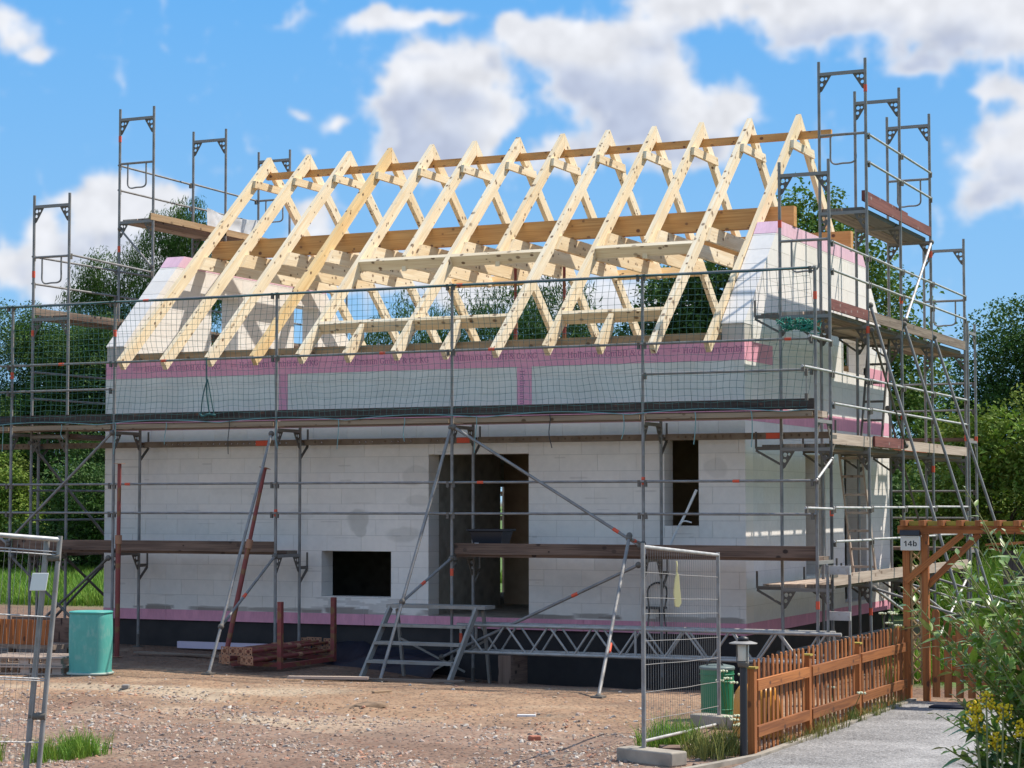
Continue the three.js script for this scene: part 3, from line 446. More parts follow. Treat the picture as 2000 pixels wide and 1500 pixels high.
// --- front scaffold
const front = thing('scaffold', 'long scaffold in front of the eaves wall, hung with netting', 'scaffold', [3.5, 0.2, -0.36]);
const FX = [-4.64, -2.07, 0, 3.07, 6.14, 9.21, 11.78], GY = (x, z) => groundY(x, z) + 0.01;
FX.forEach((x, i) => {
  standard(front, x, 0, GY(x, 0), 6.09, [[], [4.86], [5.5], [2.58], [1.7], [3.05], [5.62, 1.32]][i]);
  if (i < 6) standard(front, x, -0.73, GY(x, -0.73), 4.0, i === 3 ? [] : []); else standard(front, x, -0.73, GY(x, -0.73), 4.0);
  for (const y of [3.93, 1.96]) { transom(front, [x, y, 0], [x, y, -0.73]); console_(front, x, y - 0.2, -0.73, [0, -1], 0.24); }
  part(front, 'net_bracket', tube([x, 6.07, 0], [x, 6.07, 0.05], 0.02, 6), M.galv);
});
for (let i = 0; i < FX.length - 1; i++) {
  const a = FX[i], b = FX[i + 1], mk = [0.4, 0.5, 0.32, 0.62, 0.22, 0.85][i], z = 0.035;
  rail(front, [a, 6.06, z + 0.02], [b, 6.06, z + 0.02], 0.021, M.galv, i === 2 ? 0.21 : i === 4 ? 0.05 : 0); rail(front, [a, 5.075, z], [b, 5.075, z], 0.019, M.galv, mk);
  if (i === 0 || i === 1 || i === 5) rail(front, [a, 4.64, z], [b, 4.64, z]);
  rail(front, [a, 3.095, z], [b, 3.095, z], 0.019, M.galv, [0, 0, 0.1, 0, 0.16, 0.55][i]); rail(front, [a, 2.63, z], [b, 2.63, z], 0.019, M.galv, 0);
  // upper deck, its toe board and ledger
  deck(front, [a + 0.03, -0.02], [b - 0.03, -0.02], [0, -1], 4.08, [M.greyBoard, M.paleBoard], 0.09);
  board(front, 'toe_board', [a + 0.03, 4.165, -0.002], [b - 0.03, 4.165, -0.002], 0.03, 0.15, M.darkBoard);
  board(front, 'edge_plank', [a + 0.05, 4.025, 0.012], [b - 0.05, 4.025, 0.012], 0.035, 0.07, M.edge);
  // inner console plank: perforated steel
  const L = b - a - 0.1, sh = new THREE.Shape([[0, 0], [L, 0], [L, 0.085], [0, 0.085]].map((p) => new THREE.Vector2(...p))); for (let k = 0.2; k < L - 0.15; k += 0.115) if (hash2(Math.floor(k * 10), i, 3) > 0.25) { const h = new THREE.Path(); h.absarc(k, 0.045, 0.017, 0, Math.PI * 2, true); sh.holes.push(h); }
  const pg = new THREE.ExtrudeGeometry(sh, { depth: 0.006, bevelEnabled: false, curveSegments: 4 }); pg.translate(a + 0.05, 3.71, -0.79); const bg = pg.clone(); bg.translate(0, 0, -0.19);
  const pk = part(front, 'steel_plank', merge([flat(pg), flat(bg), box(a + 0.05, b - 0.05, 3.795, 3.80, -0.98, -0.784)]), M.perf); if (i === 3 || i === 5 || i === 2) { const mx = a + (b - a) * [0, 0, 0.72, 0.9, 0, 0.62][i]; part(pk, 'orange_mark', box(mx, mx + 0.22, 3.712, 3.794, -0.786, -0.7815), M.orange); }
  // lower deck
  if (i !== 3) { deck(front, [a + 0.03, -0.02], [b - 0.03, -0.02], [0, -1], 2.035, [M.brownBoard, M.greyBoard]); board(front, 'toe_board', [a + 0.03, 2.105, -0.045], [b - 0.02, 2.105, -0.045], 0.035, 0.165, M.brownBoard); }
}
// braces and rakers of the front scaffold
const brace = (t, a, b, r = 0.0235, mat = M.galv, name = 'brace', mark = 0) => { const m = part(t, name, tube(a, b, r, 8), mat), A = V(...a), d = V(...b).sub(A); for (const p of [a, b]) part(m, 'coupler', clean(flat(new THREE.SphereGeometry(0.048, 8, 6).translate(...p))), M.galvDark); if (mark) { const p = A.clone().addScaledVector(d, mark), q = A.clone().addScaledVector(d, mark + 0.1 / d.length()); part(m, 'marker_sleeve', tube(p, q, r + 0.004, 8), M.orange); } return m; };
brace(front, [-2.07, 2.15, 0.05], [0, 3.93, 0.05]); brace(front, [-4.64, 3.9, 0.05], [-2.07, 2.1, 0.05]); brace(front, [-2.07, 0.3, 0.05], [-0.05, 1.9, 0.05], 0.0235, M.galvDark); brace(front, [-0.05, 0.35, 0.05], [-2.0, 1.9, 0.05], 0.0235, M.galvDark);
brace(front, [6.2, 3.92, 0.05], [9.18, 2.17, 0.05], 0.0235, M.galv, 'brace', 0.86); brace(front, [9.15, 1.9, 0.05], [6.0, 0.49, 0.05], 0.0235, M.galv, 'brace', 0.3);
const raker = (top, foot, tie) => { const m = brace(front, top, foot, 0.0245, M.galv, 'raker'); part(m, 'foot_plate', box(foot[0] - 0.08, foot[0] + 0.08, foot[1] - 0.012, foot[1] + 0.012, foot[2] - 0.08, foot[2] + 0.08), M.galvDark); for (const [p, k] of tie) brace(front, p, V(...top).lerp(V(...foot), k).toArray(), 0.0215, M.galv, 'raker_tie', 0.55); };
raker([3.0, 3.87, 0.03], [3.2, groundY(3.2, 2.06) + 0.012, 2.06], [[[3.07, 1.96, 0.02], 0.815]]); raker([6.14, 3.92, 0.03], [5.9, groundY(5.9, 1.8) + 0.012, 1.8], [[[6.14, 1.96, 0.02], 0.70]]);
raker([9.27, 2.33, 0.7], [9.76, groundY(9.76, 3.05) + 0.012, 3.05], [[[9.21, 2.2, 0.02], 0.02]]);
part(front, 'marker_sleeve', tube([9.60, 0.93, 2.25], [9.62, 0.83, 2.35], 0.03, 8), M.orange);

// --- scaffold at the right gable
const right = thing('scaffold', 'tall scaffold along the right gable with four plank levels and raking tubes', 'scaffold', [11.4, 0.25, -5]);
const RZ_ = [-0.73, -2.80, -4.87, -6.94, -9.51], RT = [7.70, 9.57, 9.49, 9.42, 7.57], LV = [1.63, 3.63, 5.53, 7.29], xo = 11.78, xi = 11.05;
RZ_.forEach((z, i) => {
  standard(right, xo, z, GY(xo, z), RT[i], [[2.6], [1.1, 9.05, 5.35], [5.98, 4.12], [6.95, 3.3], [3.9]][i]); standard(right, xi, z, GY(xi, z), RT[i], i === 0 ? [6.75] : []);
  const lv = i === 0 || i === 4 ? LV.slice(0, 3) : LV; for (const y of [...lv, RT[i] - (lv.length === 4 ? 0 : 0) + 0.05]) transom(right, [xi, y - 0.08 - (y > RT[i] ? 0.17 : 0), z], [xo, y - 0.08 - (y > RT[i] ? 0.17 : 0), z]);
  if (i < 4) for (const y of LV.slice(0, 3)) console_(right, xi, y - 0.06, z, [-1, 0], i ? 0.3 : 0.38);
});
endGuard(right, [xi, 6.55, -0.73], [xo, 6.55, -0.73]); endGuard(right, [xi, 8.42, -2.80], [xo, 8.42, -2.80]); endGuard(right, [xi, 8.30, -6.94], [xo, 8.30, -6.94]); endGuard(right, [xi, 6.45, -9.51], [xo, 6.45, -9.51]);
for (let i = 0; i < 4; i++) {
  const a = RZ_[i] - 0.03, b = RZ_[i + 1] + 0.03, x = xo + 0.03, B = (y, mat) => board(right, 'toe_board', [xo + 0.0, y, a], [xo + 0.0, y, b], 0.032, 0.155, mat);
  LV.forEach((y, k) => { if (k === 3 && (i === 0 || i === 3)) return; deck(right, [xo - 0.02, a], [xo - 0.02, b], [-1, 0], y, k === 3 ? [M.galvDark, M.greyBoard] : [M.greyBoard, M.paleBoard], 0.07); if (i < 4 && k < 3) board(right, 'deck_plank', [xi - 0.17, y - 0.03, a], [xi - 0.17, y - 0.03, b], 0.26, 0.045, k === 0 ? M.paleBoard : M.greyBoard); });
  B(LV[0] + 0.06, M.paleBoard); B(LV[1] + 0.075, i === 1 || i === 3 ? M.paleBoard : M.paleBoard); B(LV[2] + 0.09, i === 0 ? M.redBoard : M.greyBoard); if (i === 1 || i === 2) B(LV[3] + 0.10, M.redBoard);
  const rl = [[2.24, 2.72], [4.20, 4.645], [6.11, 6.52], [7.97, 8.40]]; rl.forEach(([p, q], k) => { if (k === 3 && (i === 0 || i === 3)) return; rail(right, [x, p, RZ_[i]], [x, p - 0.01, RZ_[i + 1]], 0.019, M.galvNew); rail(right, [x, q, RZ_[i]], [x, q - 0.01, RZ_[i + 1]], 0.019, M.galvNew); });
}
board(right, 'toe_board', [xo + 0.04, LV[1] + 0.09, -2.95], [xo + 0.04, LV[1] + 0.09, -4.7], 0.03, 0.16, M.redBoard); board(right, 'toe_board', [xi + 0.03, LV[1] + 0.12, -7.0], [xi + 0.03, LV[1] + 0.12, -9.4], 0.03, 0.15, M.orange); board(right, 'loose_board', [xo - 0.1, LV[3] + 0.2, -3.0], [xo - 0.06, LV[3] + 0.16, -5.5], 0.06, 0.16, M.redBoard);
for (const [p, q] of [[4.20, 4.645]]) { rail(right, [xo + 0.03, p + 0.01, 0.55], [xo + 0.03, q, 0.56], 0.008); } rail(right, [xo + 0.03, 4.645, 0.75], [xo + 0.03, 4.645, -0.73], 0.02, M.galvNew); rail(right, [xo + 0.03, 5.08, 0.4], [xo + 0.03, 5.08, -0.73], 0.02, M.galvNew); rail(right, [xo + 0.03, 2.72, 0.65], [xo + 0.03, 2.70, -0.73], 0.02, M.galvNew); rail(right, [xo + 0.03, 3.1, 0.1], [xo + 0.03, 3.42, -0.7], 0.02, M.galvNew);
for (const [z, y] of [[-2.85, 5.78], [-4.93, 5.66], [-7.0, 5.6]]) { const f = [xo + 1.62, groundY(xo + 1.62, z) + 0.01, z]; const m = brace(right, [xo + 0.03, y, z], f, 0.0245, M.galv, 'raker'); part(m, 'foot_plate', box(f[0] - 0.08, f[0] + 0.08, f[1] - 0.012, f[1] + 0.012, f[2] - 0.08, f[2] + 0.08), M.galvDark); brace(right, [xo + 0.02, 1.5, z - 0.05], [xo + 1.3, 1.12, z - 0.05], 0.0215); }
brace(right, [xo + 0.04, 3.7, -4.9], [xo + 0.04, 5.4, -2.85], 0.02, M.galvDark); brace(right, [xo + 0.035, 5.72, -5.0], [xo + 0.035, 7.2, -6.85], 0.0245, M.galvNew);
brace(right, [xo + 0.04, 1.5, -2.85], [xo + 0.04, 0.55, -6.9], 0.0235, M.galvNew); brace(right, [xo + 0.04, 1.5, -4.93], [xo + 0.04, 0.5, -9.4], 0.0235, M.galvNew); brace(right, [xo + 0.04, 0.5, -7.0], [xo + 0.04, 1.5, -9.4], 0.0235, M.galvNew);
brace(right, [xi, 0.62, -0.75], [xo, 0.62, -0.75], 0.0245); brace(right, [xi, 0.75, -2.82], [xo, 0.75, -2.82], 0.0245); brace(right, [xi - 0.05, 0.64, -0.7], [xi - 0.05, 0.66, -6.9], 0.0235); brace(right, [xi - 0.05, 4.4, -6.96], [xi - 0.05, 2.2, -9.4], 0.02, M.galvDark);
// ladder frame beside the corner standard
{ const m = part(right, 'ladder_frame', merge([tube([11.93, 0.5, 0.02], [11.93, 1.93, 0.02], 0.022), tube([12.18, 0.5, -0.2], [12.18, 1.93, -0.2], 0.022)]), M.galv); for (const y of [1.86, 1.23]) part(m, 'step', box(11.9, 12.22, y - 0.06, y + 0.06, -0.12, -0.06), M.galvNew); }
function ladder(t, x, z0, y0, z1, y1, w) { const m = part(t, 'ladder', merge([bar([x - w / 2, y0, z0], [x - w / 2, y1, z1], 0.025, 0.06, [0, 0, 1]), bar([x + w / 2, y0, z0], [x + w / 2, y1, z1], 0.025, 0.06, [0, 0, 1])]), M.paleBoard); const n = Math.floor((y1 - y0) / 0.27); for (let i = 1; i <= n; i++) { const k = (i - 0.5) / n, y = lerp(y0, y1, k), z = lerp(z0, z1, k); part(m, 'rung', box(x - w / 2, x + w / 2, y - 0.018, y + 0.018, z - 0.02, z + 0.02), M.paleBoard); } return m; }
ladder(right, 11.32, -4.2, 1.64, -3.4, 3.62, 0.36); { const m = ladder(right, 11.3, -4.7, 3.65, -5.3, 5.5, 0.34); m.material = M.galvDark; m.children.forEach((c) => (c.material = M.galvDark)); }

// --- scaffold at the left gable
const left = thing('scaffold', 'scaffold behind the left gable with four tall bare frames against the sky', 'scaffold', [-1.6, 0.3, -5]);
const LZ = [-0.42, -2.85, -5.22, -7.57, -9.9], LT = [8.0, 9.9, 9.88, 9.85, 8.0];
LZ.forEach((z, i) => {
  standard(left, -1.98, z, GY(-1.98, z), LT[i], [[6.6, 5.6], [9.3, 7.3], [], [], []][i]); standard(left, -1.25, z, GY(-1.25, z), LT[i], i === 0 ? [] : []);
  for (const y of [LT[i] - 0.2, ...(LT[i] > 9 ? [7.83] : []), 5.88, 3.9, 1.93]) transom(left, [-1.98, y, z], [-1.25, y, z]);
});
endGuard(left, [-1.98, 6.94, LZ[0]], [-1.25, 6.94, LZ[0]]); endGuard(left, [-1.98, 8.90, LZ[1]], [-1.25, 8.90, LZ[1]]); endGuard(left, [-1.98, 8.86, LZ[3]], [-1.25, 8.86, LZ[3]]);
for (let i = 0; i < 4; i++) {
  const x = -2.01, a = LZ[i], b = LZ[i + 1]; for (const y of [1.98, 3.95, 5.94]) deck(left, [-1.98, a - 0.03], [-1.98, b + 0.03], [1, 0], y, [M.greyBoard, M.brownBoard], 0.07);
  rail(left, [x, 6.96, a], [x, 6.96, b]); rail(left, [x, 6.5, a], [x, 6.5, b]); rail(left, [x, 5.0, a], [x, 5.0, b]); rail(left, [x, 4.55, a], [x, 4.55, b]); rail(left, [x, 3.0, a], [x, 3.0, b]); rail(left, [x, 2.5, a], [x, 2.5, b]);
  board(left, 'toe_board', [-1.98, 6.03, a - 0.03], [-1.98, 6.03, b + 0.03], 0.03, 0.12, M.greyBoard);
  if (i === 1 || i === 2) { deck(left, [-1.98, a - 0.03], [-1.98, b + 0.03], [1, 0], 7.89, [M.paleBoard, M.greyBoard], 0.08); board(left, 'edge_plank', [-1.24, 7.90, a + 0.1], [-1.24, 7.90, b], 0.03, 0.12, M.plate); rail(left, [x, 8.88, a], [x, 8.86, b]); rail(left, [x, 8.43, a], [x, 8.42, b]); }
}
brace(left, [-1.96, 7.72, LZ[1]], [-1.27, 7.0, LZ[1]], 0.02); brace(left, [-2.0, 0.4, LZ[0]], [-2.0, 1.9, LZ[1]], 0.0235, M.galvDark); brace(left, [-2.0, 2.0, LZ[1]], [-2.0, 3.8, LZ[0]], 0.0235); brace(left, [-1.27, 0.4, LZ[1]], [-1.27, 1.9, LZ[0]], 0.0235, M.galvDark);
rail(left, [-1.25, 6.96, LZ[0]], [-1.25, 6.9, LZ[1]]);

// --- scaffold behind the house: seen between the rafters and past the right corner
const rear = thing('scaffold', 'low scaffold behind the house, seen through the rafters and past the right corner', 'scaffold', [6, 0.3, -10.4]);
for (const x of [-0.5, 2.07, 4.64, 7.0, 9.5, 11.74]) { standard(rear, x, -10.55, GY(x, -10.55), 6.1, x > 11 ? [3.9] : []); standard(rear, x, -9.92, GY(x, -9.82), 6.1); for (const y of [5.9, 3.9, 1.9]) transom(rear, [x, y, -10.55], [x, y, -9.92]); }
for (const [a, b] of [[-0.5, 2.07], [2.07, 4.64], [4.64, 7.0], [7.0, 9.5], [9.5, 11.74]]) for (const y of [5.0, 4.5, 3.0, 2.5]) { rail(rear, [a, y, -10.58], [b, y, -10.58]); if (y === 5 || y === 3) deck(rear, [a + 0.03, -10.53], [b - 0.03, -10.53], [0, 1], y - 1.03, [M.greyBoard, M.brownBoard]); }

// ------------------------------------------------------------------ safety net on the front scaffold
{
  const t = thing('safety_net', 'dark green safety net of square mesh hung across the front scaffold', 'net', [3.5, 4.1, 0.1]);
  const xa = -4.6, xb = 11.72, y0 = 4.12, y1 = 6.05, N = Math.round((xb - xa) / 0.1), Q = 20, S = 1;
  const P = (i, j) => { const x = xa + (xb - xa) * i / N, v = j / Q, k = FX.findIndex((q, n) => n < FX.length - 1 && x >= q - 0.05 && x <= FX[n + 1] + 0.05), a = FX[Math.max(k, 0)], b = FX[Math.max(k, 0) + 1] ?? 12, m = Math.sin(Math.PI * clamp((x - a) / (b - a))), n1 = fbm(x * 0.8, v * 3, 3, 801) - 0.5, n2 = fbm(x * 0.8 + 20, v * 3, 3, 802) - 0.5;
    return V(x + n1 * 0.16 * (1 - Math.abs(2 * v - 1) * 0.5) + 0.05 * Math.sin(v * 4 + x), y0 + (y1 - y0) * v - 0.035 * m * v * (v < 1 ? 1 : 0.5) + n2 * 0.10 * Math.sin(Math.PI * v) + (j === 0 ? 0 : 0.012 * Math.sin(x * 9) * (1 - v)), 0.075 + n2 * 0.12 * Math.sin(Math.PI * v)); };
  const strands = (list, w) => { const pos = [], idx = []; for (const l of list) { const b0 = pos.length / 3; l.forEach((p, k) => { const q = l[Math.min(k + 1, l.length - 1)], o = l[Math.max(k - 1, 0)], d = q.clone().sub(o).normalize(), s = V(-d.y, d.x, 0).normalize(), f = V(0, 0, 1); for (let e = 0; e < 3; e++) { const an = e * 2.0944; const c = p.clone().addScaledVector(s, Math.cos(an) * w).addScaledVector(f, Math.sin(an) * w); pos.push(c.x, c.y, c.z); } if (k) { const a = b0 + (k - 1) * 3, c = b0 + k * 3; for (let e = 0; e < 3; e++) { const n = (e + 1) % 3; idx.push(a + e, c + e, a + n, a + n, c + e, c + n); } } }); } const g = new THREE.BufferGeometry(); g.setAttribute('position', new THREE.Float32BufferAttribute(pos, 3)); g.setIndex(idx); g.computeVertexNormals(); return g; };
  const lines = []; for (let i = 0; i <= N; i += S) { const l = []; for (let j = 0; j <= Q; j++) l.push(P(i, j)); lines.push(l); } for (let j = 0; j <= Q; j++) { const l = []; for (let i = 0; i <= N; i++) l.push(P(i, j)); lines.push(l); }
  part(t, 'mesh', strands(lines, 0.0031), M.net);
  const r = rng(803), edge = []; for (let i = 0; i <= N; i++) edge.push(P(i, Q).add(V(0, 0.012, 0))); part(t, 'edge_rope', strands([edge], 0.011), M.net);
  const low = []; for (let i = 0; i <= N; i++) { const p = P(i, 0); p.y = 4.06 + 0.06 * Math.abs(Math.sin(p.x * 1.35 + 0.4)); p.z = 0.05; low.push(p); } part(t, 'edge_rope', strands([low], 0.009), M.cord);
  for (let x = -2.2; x < 11.6; x += 0.75 + r() * 0.5) { const l = 0.14 + r() * 0.4; part(t, 'tie_cord', path([[x, 4.08, 0.06], [x + 0.015, 4.03, 0.07], [x + (r() - 0.5) * 0.05, 4.0 - l * 0.5, 0.065], [x + (r() - 0.5) * 0.08, 4.0 - l, 0.06]], 0.0075, 4, 8), r() < 0.65 ? M.cord : M.black); }
  part(t, 'tie_cord', merge([path([[1.83, 5.1, 0.1], [1.85, 4.8, 0.11], [1.86, 4.5, 0.12], [1.9, 4.2, 0.1]], 0.012, 5, 12), path([[1.84, 4.72, 0.1], [1.78, 4.45, 0.12], [1.74, 4.2, 0.1]], 0.01, 5, 10), path([[1.86, 4.75, 0.1], [1.95, 4.4, 0.12], [1.98, 4.2, 0.1]], 0.01, 5, 10), path([[1.72, 4.2, 0.1], [1.8, 4.16, 0.14], [1.9, 4.19, 0.13], [2.02, 4.17, 0.1]], 0.02, 5, 12)]), M.net);
  const b = thing('bundled_net', 'bright green netting bundled around the bracket at the right corner', 'net', [11.3, 5.4, -0.55]), q = [];
  for (let k = 0; k < 26; k++) { const p = []; let x = 11.1 + r() * 0.45, y = 5.45, z = -0.6; for (let i = 0; i < 7; i++) { p.push([x + (r() - 0.5) * 0.2, y - r() * 0.2 - (x - 11.1) * 0.1, z + (r() - 0.5) * 0.16]); x += (r() - 0.42) * 0.13; } q.push(path(p, 0.008, 4, 22)); }
  part(b, 'mesh', merge(q), M.netBright);
}

// ------------------------------------------------------------------ things on the site
const gy = groundY;
{ // turquoise plastic tank with a sunlit right flank
  const bx = 1.70, bz = 2.88, y = gy(bx, bz), w = 0.305, d = 0.28, out = []; for (let i = 0; i < 40; i++) { const a = i / 40 * Math.PI * 2, c = Math.cos(a), s = Math.sin(a), e = 0.68, u = Math.sign(c) * Math.abs(c) ** e * w, q = Math.sign(s) * Math.abs(s) ** e * d; out.push([u * 0.975 + q * 0.22, -u * 0.22 + q * 0.975]); }
  const rings = [[0, 0.93], [0.015, 1.0], [0.04, 1.0], [0.07, 0.955], [0.3, 0.975], [0.6, 0.985], [0.82, 0.97], [0.895, 0.95], [0.92, 0.91], [0.925, 0.8], [0.925, 0.0]], pos = [], idx = [], uv = [];
  rings.forEach(([h, k]) => out.forEach(([a, b], i) => { const dent = 1 - 0.03 * fbm(i * 0.3, h * 4, 2, 840); pos.push(bx + a * k * dent, y + h, bz + b * k * dent); uv.push(i / 40 * 2, h * 2); })); const n = 40;
  for (let r = 0; r < rings.length - 1; r++) for (let i = 0; i < n; i++) { const a = r * n + i, b = r * n + (i + 1) % n; idx.push(a, a + n, b, b, a + n, b + n); }
  const g = new THREE.BufferGeometry(); g.setAttribute('position', new THREE.Float32BufferAttribute(pos, 3)); g.setAttribute('uv', new THREE.Float32BufferAttribute(uv, 2)); g.setIndex(idx); g.computeVertexNormals(); worldUV(g);
  const t = thing('water_tank', 'turquoise plastic tank with scuffed sides on the gravel at the left', 'tank', [bx, y, bz]);
  part(t, 'body', g, std({ roughness: 0.55, map: tex(512, 512, (u, v, o) => { const n = fbm(u * 9, v * 9, 5, 841, 9, 9), s = fbm(u * 30, v * 12, 4, 842, 30, 12), dirt = sstep(0.48, 0.8, n * 0.7 + s * 0.35); const q = [0.085, 0.37, 0.32]; for (let c = 0; c < 3; c++) o[c] = lerp(q[c] * (0.9 + s * 0.2), [0.25, 0.42, 0.37][c], dirt * 0.55); }) }));
  part(t, 'lid_rim', path(out.filter((_, i) => i % 2 === 0).map(([a, b]) => [bx + a * 0.93, y + 0.905, bz + b * 0.93]), 0.018, 6, 80, true), std({ color: new THREE.Color().setRGB(0.06, 0.32, 0.285), roughness: 0.5 })); part(t, 'base_rim', path(out.filter((_, i) => i % 2 === 0).map(([a, b]) => [bx + a * 1.0, y + 0.025, bz + b * 1.0]), 0.02, 6, 80, true), std({ color: new THREE.Color().setRGB(0.35, 0.42, 0.36), roughness: 0.7 }));
}
function plateHoles(c, nx, s = 0.13) { const sh = new THREE.Shape([[-s / 2, -s / 2], [s / 2, -s / 2], [s / 2, s / 2], [-s / 2, s / 2]].map((p) => new THREE.Vector2(...p))); for (const [x, y] of [[-0.038, 0.038], [0.038, -0.038], [0.038, 0.038], [-0.038, -0.038]]) { const h = new THREE.Path(); h.absarc(x * s / 0.13, y * s / 0.13, 0.013, 0, 7, true); sh.holes.push(h); } const g = new THREE.ExtrudeGeometry(sh, { depth: 0.008, bevelEnabled: false, curveSegments: 5 }); { const n = V(...nx).normalize(), x = Math.abs(n.y) > 0.9 ? V(1, 0, 0) : V(0, 1, 0).cross(n).normalize(), y = V().crossVectors(n, x); g.applyMatrix4(new THREE.Matrix4().makeBasis(V().crossVectors(y, n).normalize(), y.normalize(), n)); } g.translate(...c); return clean(flat(g)); }
function steelProp(label, a, b, group, r = 0.033) {        // adjustable prop: outer tube, inner tube, collar and two end plates
  const A = V(...a), B = V(...b), d = B.clone().sub(A), t = thing('steel_prop', label, 'steel prop', a, group), n = d.clone().normalize(), at = (k) => A.clone().addScaledVector(d, k).toArray();
  part(t, 'outer_tube', tube(a, at(0.62), r, 10), M.rustSteel); part(t, 'inner_tube', tube(at(0.6), b, r * 0.78, 10), M.rustSteel); part(t, 'collar', tube(at(0.585), at(0.63), r * 1.35, 10), M.rustPlate); part(t, 'end_plate', plateHoles(a, n.toArray()), M.rustPlate); part(t, 'end_plate', plateHoles(b, n.toArray()), M.rustPlate); return t;
}
steelProp('upright red brown steel prop in front of the left end of the house wall', [0.53, gy(0.53, 0.6) + 0.01, 0.6], [0.545, 3.41, 0.6], 0, 0.042);
steelProp('leaning red brown steel prop beside the second front standard', [2.62, gy(2.62, 0.75) + 0.02, 0.75], [2.93, 3.33, 0.10], 0, 0.04);
steelProp('upright prop standing under the collar ties left of the roof middle', [4.78, 4.24, -5.25], [4.78, 7.005, -5.25], 'props standing under the collar ties');
steelProp('upright prop standing under the collar ties right of the roof middle', [5.72, 4.24, -5.25], [5.72, 7.005, -5.25], 'props standing under the collar ties');
{ // rack with a stack of props lying in it
  const y = gy(3.4, 0.6) + 0.02, t = thing('prop_rack', 'rusty steel rack with upright corner posts holding lying props', 'rack', [3.45, y, 0.25]);
  for (const [x, z] of [[3.80, 1.05], [3.80, -0.55]]) part(t, 'post', box(x - 0.035, x + 0.035, y, y + 1.0, z - 0.035, z + 0.035), M.rustSteel);
  for (const z of [1.05, -0.55]) part(t, 'cross_bar', box(2.95, 3.765, y + 0.03, y + 0.095, z - 0.033, z + 0.033), M.rustSteel); for (const x of [2.95, 3.80]) part(t, 'side_bar', box(x - 0.03, x + 0.03, y + 0.01, y + 0.078, -0.51, 1.01), M.rustSteel);
  const r = rng(850); let k = 0; for (let row = 0; row < 2; row++) for (let i = 0; i < 5 - row; i++) { const x = 3.07 + i * 0.145 + row * 0.06, yy = y + 0.16 + row * 0.122, e = (r() - 0.5) * 0.3, p = steelProp((row ? ['leftmost', 'second from left', 'second from right', 'rightmost'] : ['leftmost', 'second from left', 'middle one', 'second from right', 'rightmost'])[i] + ' of the rusty props in the ' + (row ? 'upper' : 'bottom') + ' layer of the rack', [x, yy, 1.55 + e], [x + (r() - 0.5) * 0.05, yy + (r() - 0.5) * 0.02, -0.75 + e * 0.4], row ? 'upper steel props in the rack' : 'lower steel props in the rack', 0.03); k++; void p; }
}
{ // step unit in front of the doorway
  const y0 = gy(5.9, 0.9), t = thing('step_unit', 'grey metal step unit with open treads below the doorway', 'steps', [5.95, y0, 0.6]), xa = 5.22, xb = 6.66, zt = 0.12, yt = 1.22, zb = 1.12, yb = y0 + 0.02;
  const gm = std({ map: steelTex, color: new THREE.Color().setRGB(0.85, 0.82, 0.76), roughness: 0.8, metalness: 0.15 });
  for (const x of [xa, xb]) { part(t, 'stringer', bar([x, yb, zb], [x, yt, zt + 0.1], 0.04, 0.1, [0, 0, 1]), gm); part(t, 'leg', bar([x, y0 - 0.1, zt - 0.35], [x, yt - 0.03, zt - 0.12], 0.04, 0.05, [0, 0, 1]), gm); part(t, 'foot', box(x - 0.05, x + 0.05, y0, y0 + 0.03, zb - 0.06, zb + 0.06), gm); }
  part(t, 'platform', box(xa - 0.05, xb + 0.15, yt, yt + 0.05, zt - 0.22, zt + 0.14), gm); for (const k of [0.25, 0.5, 0.76]) { const y = lerp(yt, yb, k), z = lerp(zt + 0.1, zb, k); part(t, 'tread', box(xa + 0.022, xb - 0.022, y - 0.02, y + 0.02, z - 0.11, z + 0.11), gm); }
  part(t, 'cross_brace', bar([xa, 0.75, zt - 0.2], [xb - 0.4, y0 + 0.05, zt - 0.32], 0.02, 0.03), gm); part(t, 'cross_brace', bar([xb, 0.75, zt - 0.23], [xa + 0.5, y0 + 0.05, zt - 0.35], 0.02, 0.03), gm);
}
{ // two lattice girders lying along the front
  for (let q = 0; q < 2; q++) {
    const z = q ? -0.28 : 0.1, xa = q ? 6.35 : 6.28, xb = q ? 11.95 : 12.14, t = thing('lattice_girder', q ? 'rear lattice girder along the wall, close to the black plinth' : 'front lattice girder of pale metal tubes along the foot of the scaffold', 'girder', [xa, 0.57, z]), al = std({ map: steelTex, color: new THREE.Color().setRGB(1.15, 1.13, 1.08), roughness: 0.6, metalness: 0.3 });
    if (q === 0) M.alu = al; for (const y of [0.985, 0.585]) part(t, 'chord', tube([xa, y, z], [xb, y, z], 0.026, 8), M.alu); part(t, 'end_post', tube([xa + 0.06, 0.585, z], [xa + 0.06, 0.985, z], 0.02, 6), M.alu); part(t, 'end_post', tube([xb - 0.1, 0.585, z], [xb - 0.1, 0.985, z], 0.02, 6), M.alu); part(t, 'end_post', tube([9.12, 0.585, z], [9.12, 0.985, z], 0.02, 6), M.alu);
    const n = 8, st = (xb - xa - 0.3) / n; for (let i = 0; i < n; i++) { const x = xa + 0.12 + i * st; part(t, 'diagonal', tube([x, 0.97, z], [x + st * 0.42, 0.6, z], 0.017, 6), M.alu); part(t, 'diagonal', tube([x + st * 0.55, 0.6, z], [x + st * 0.93, 0.97, z], 0.017, 6), M.alu); }
    if (!q) part(t, 'marker_sleeve', tube([xa + 0.06, 0.72, z], [xa + 0.06, 0.86, z], 0.024, 6), M.orange);
  }
  for (const x of [7.1, 10.9]) solo('support_block', x < 9 ? 'timber block under the girders near the doorway' : 'timber block under the right end of the girders', 'block', grainUV(box(x - 0.1, x + 0.1, gy(x, 0) - 0.02, 0.555, -0.4, 0.2), [0, 0, 1]), M.brownBoard);
}
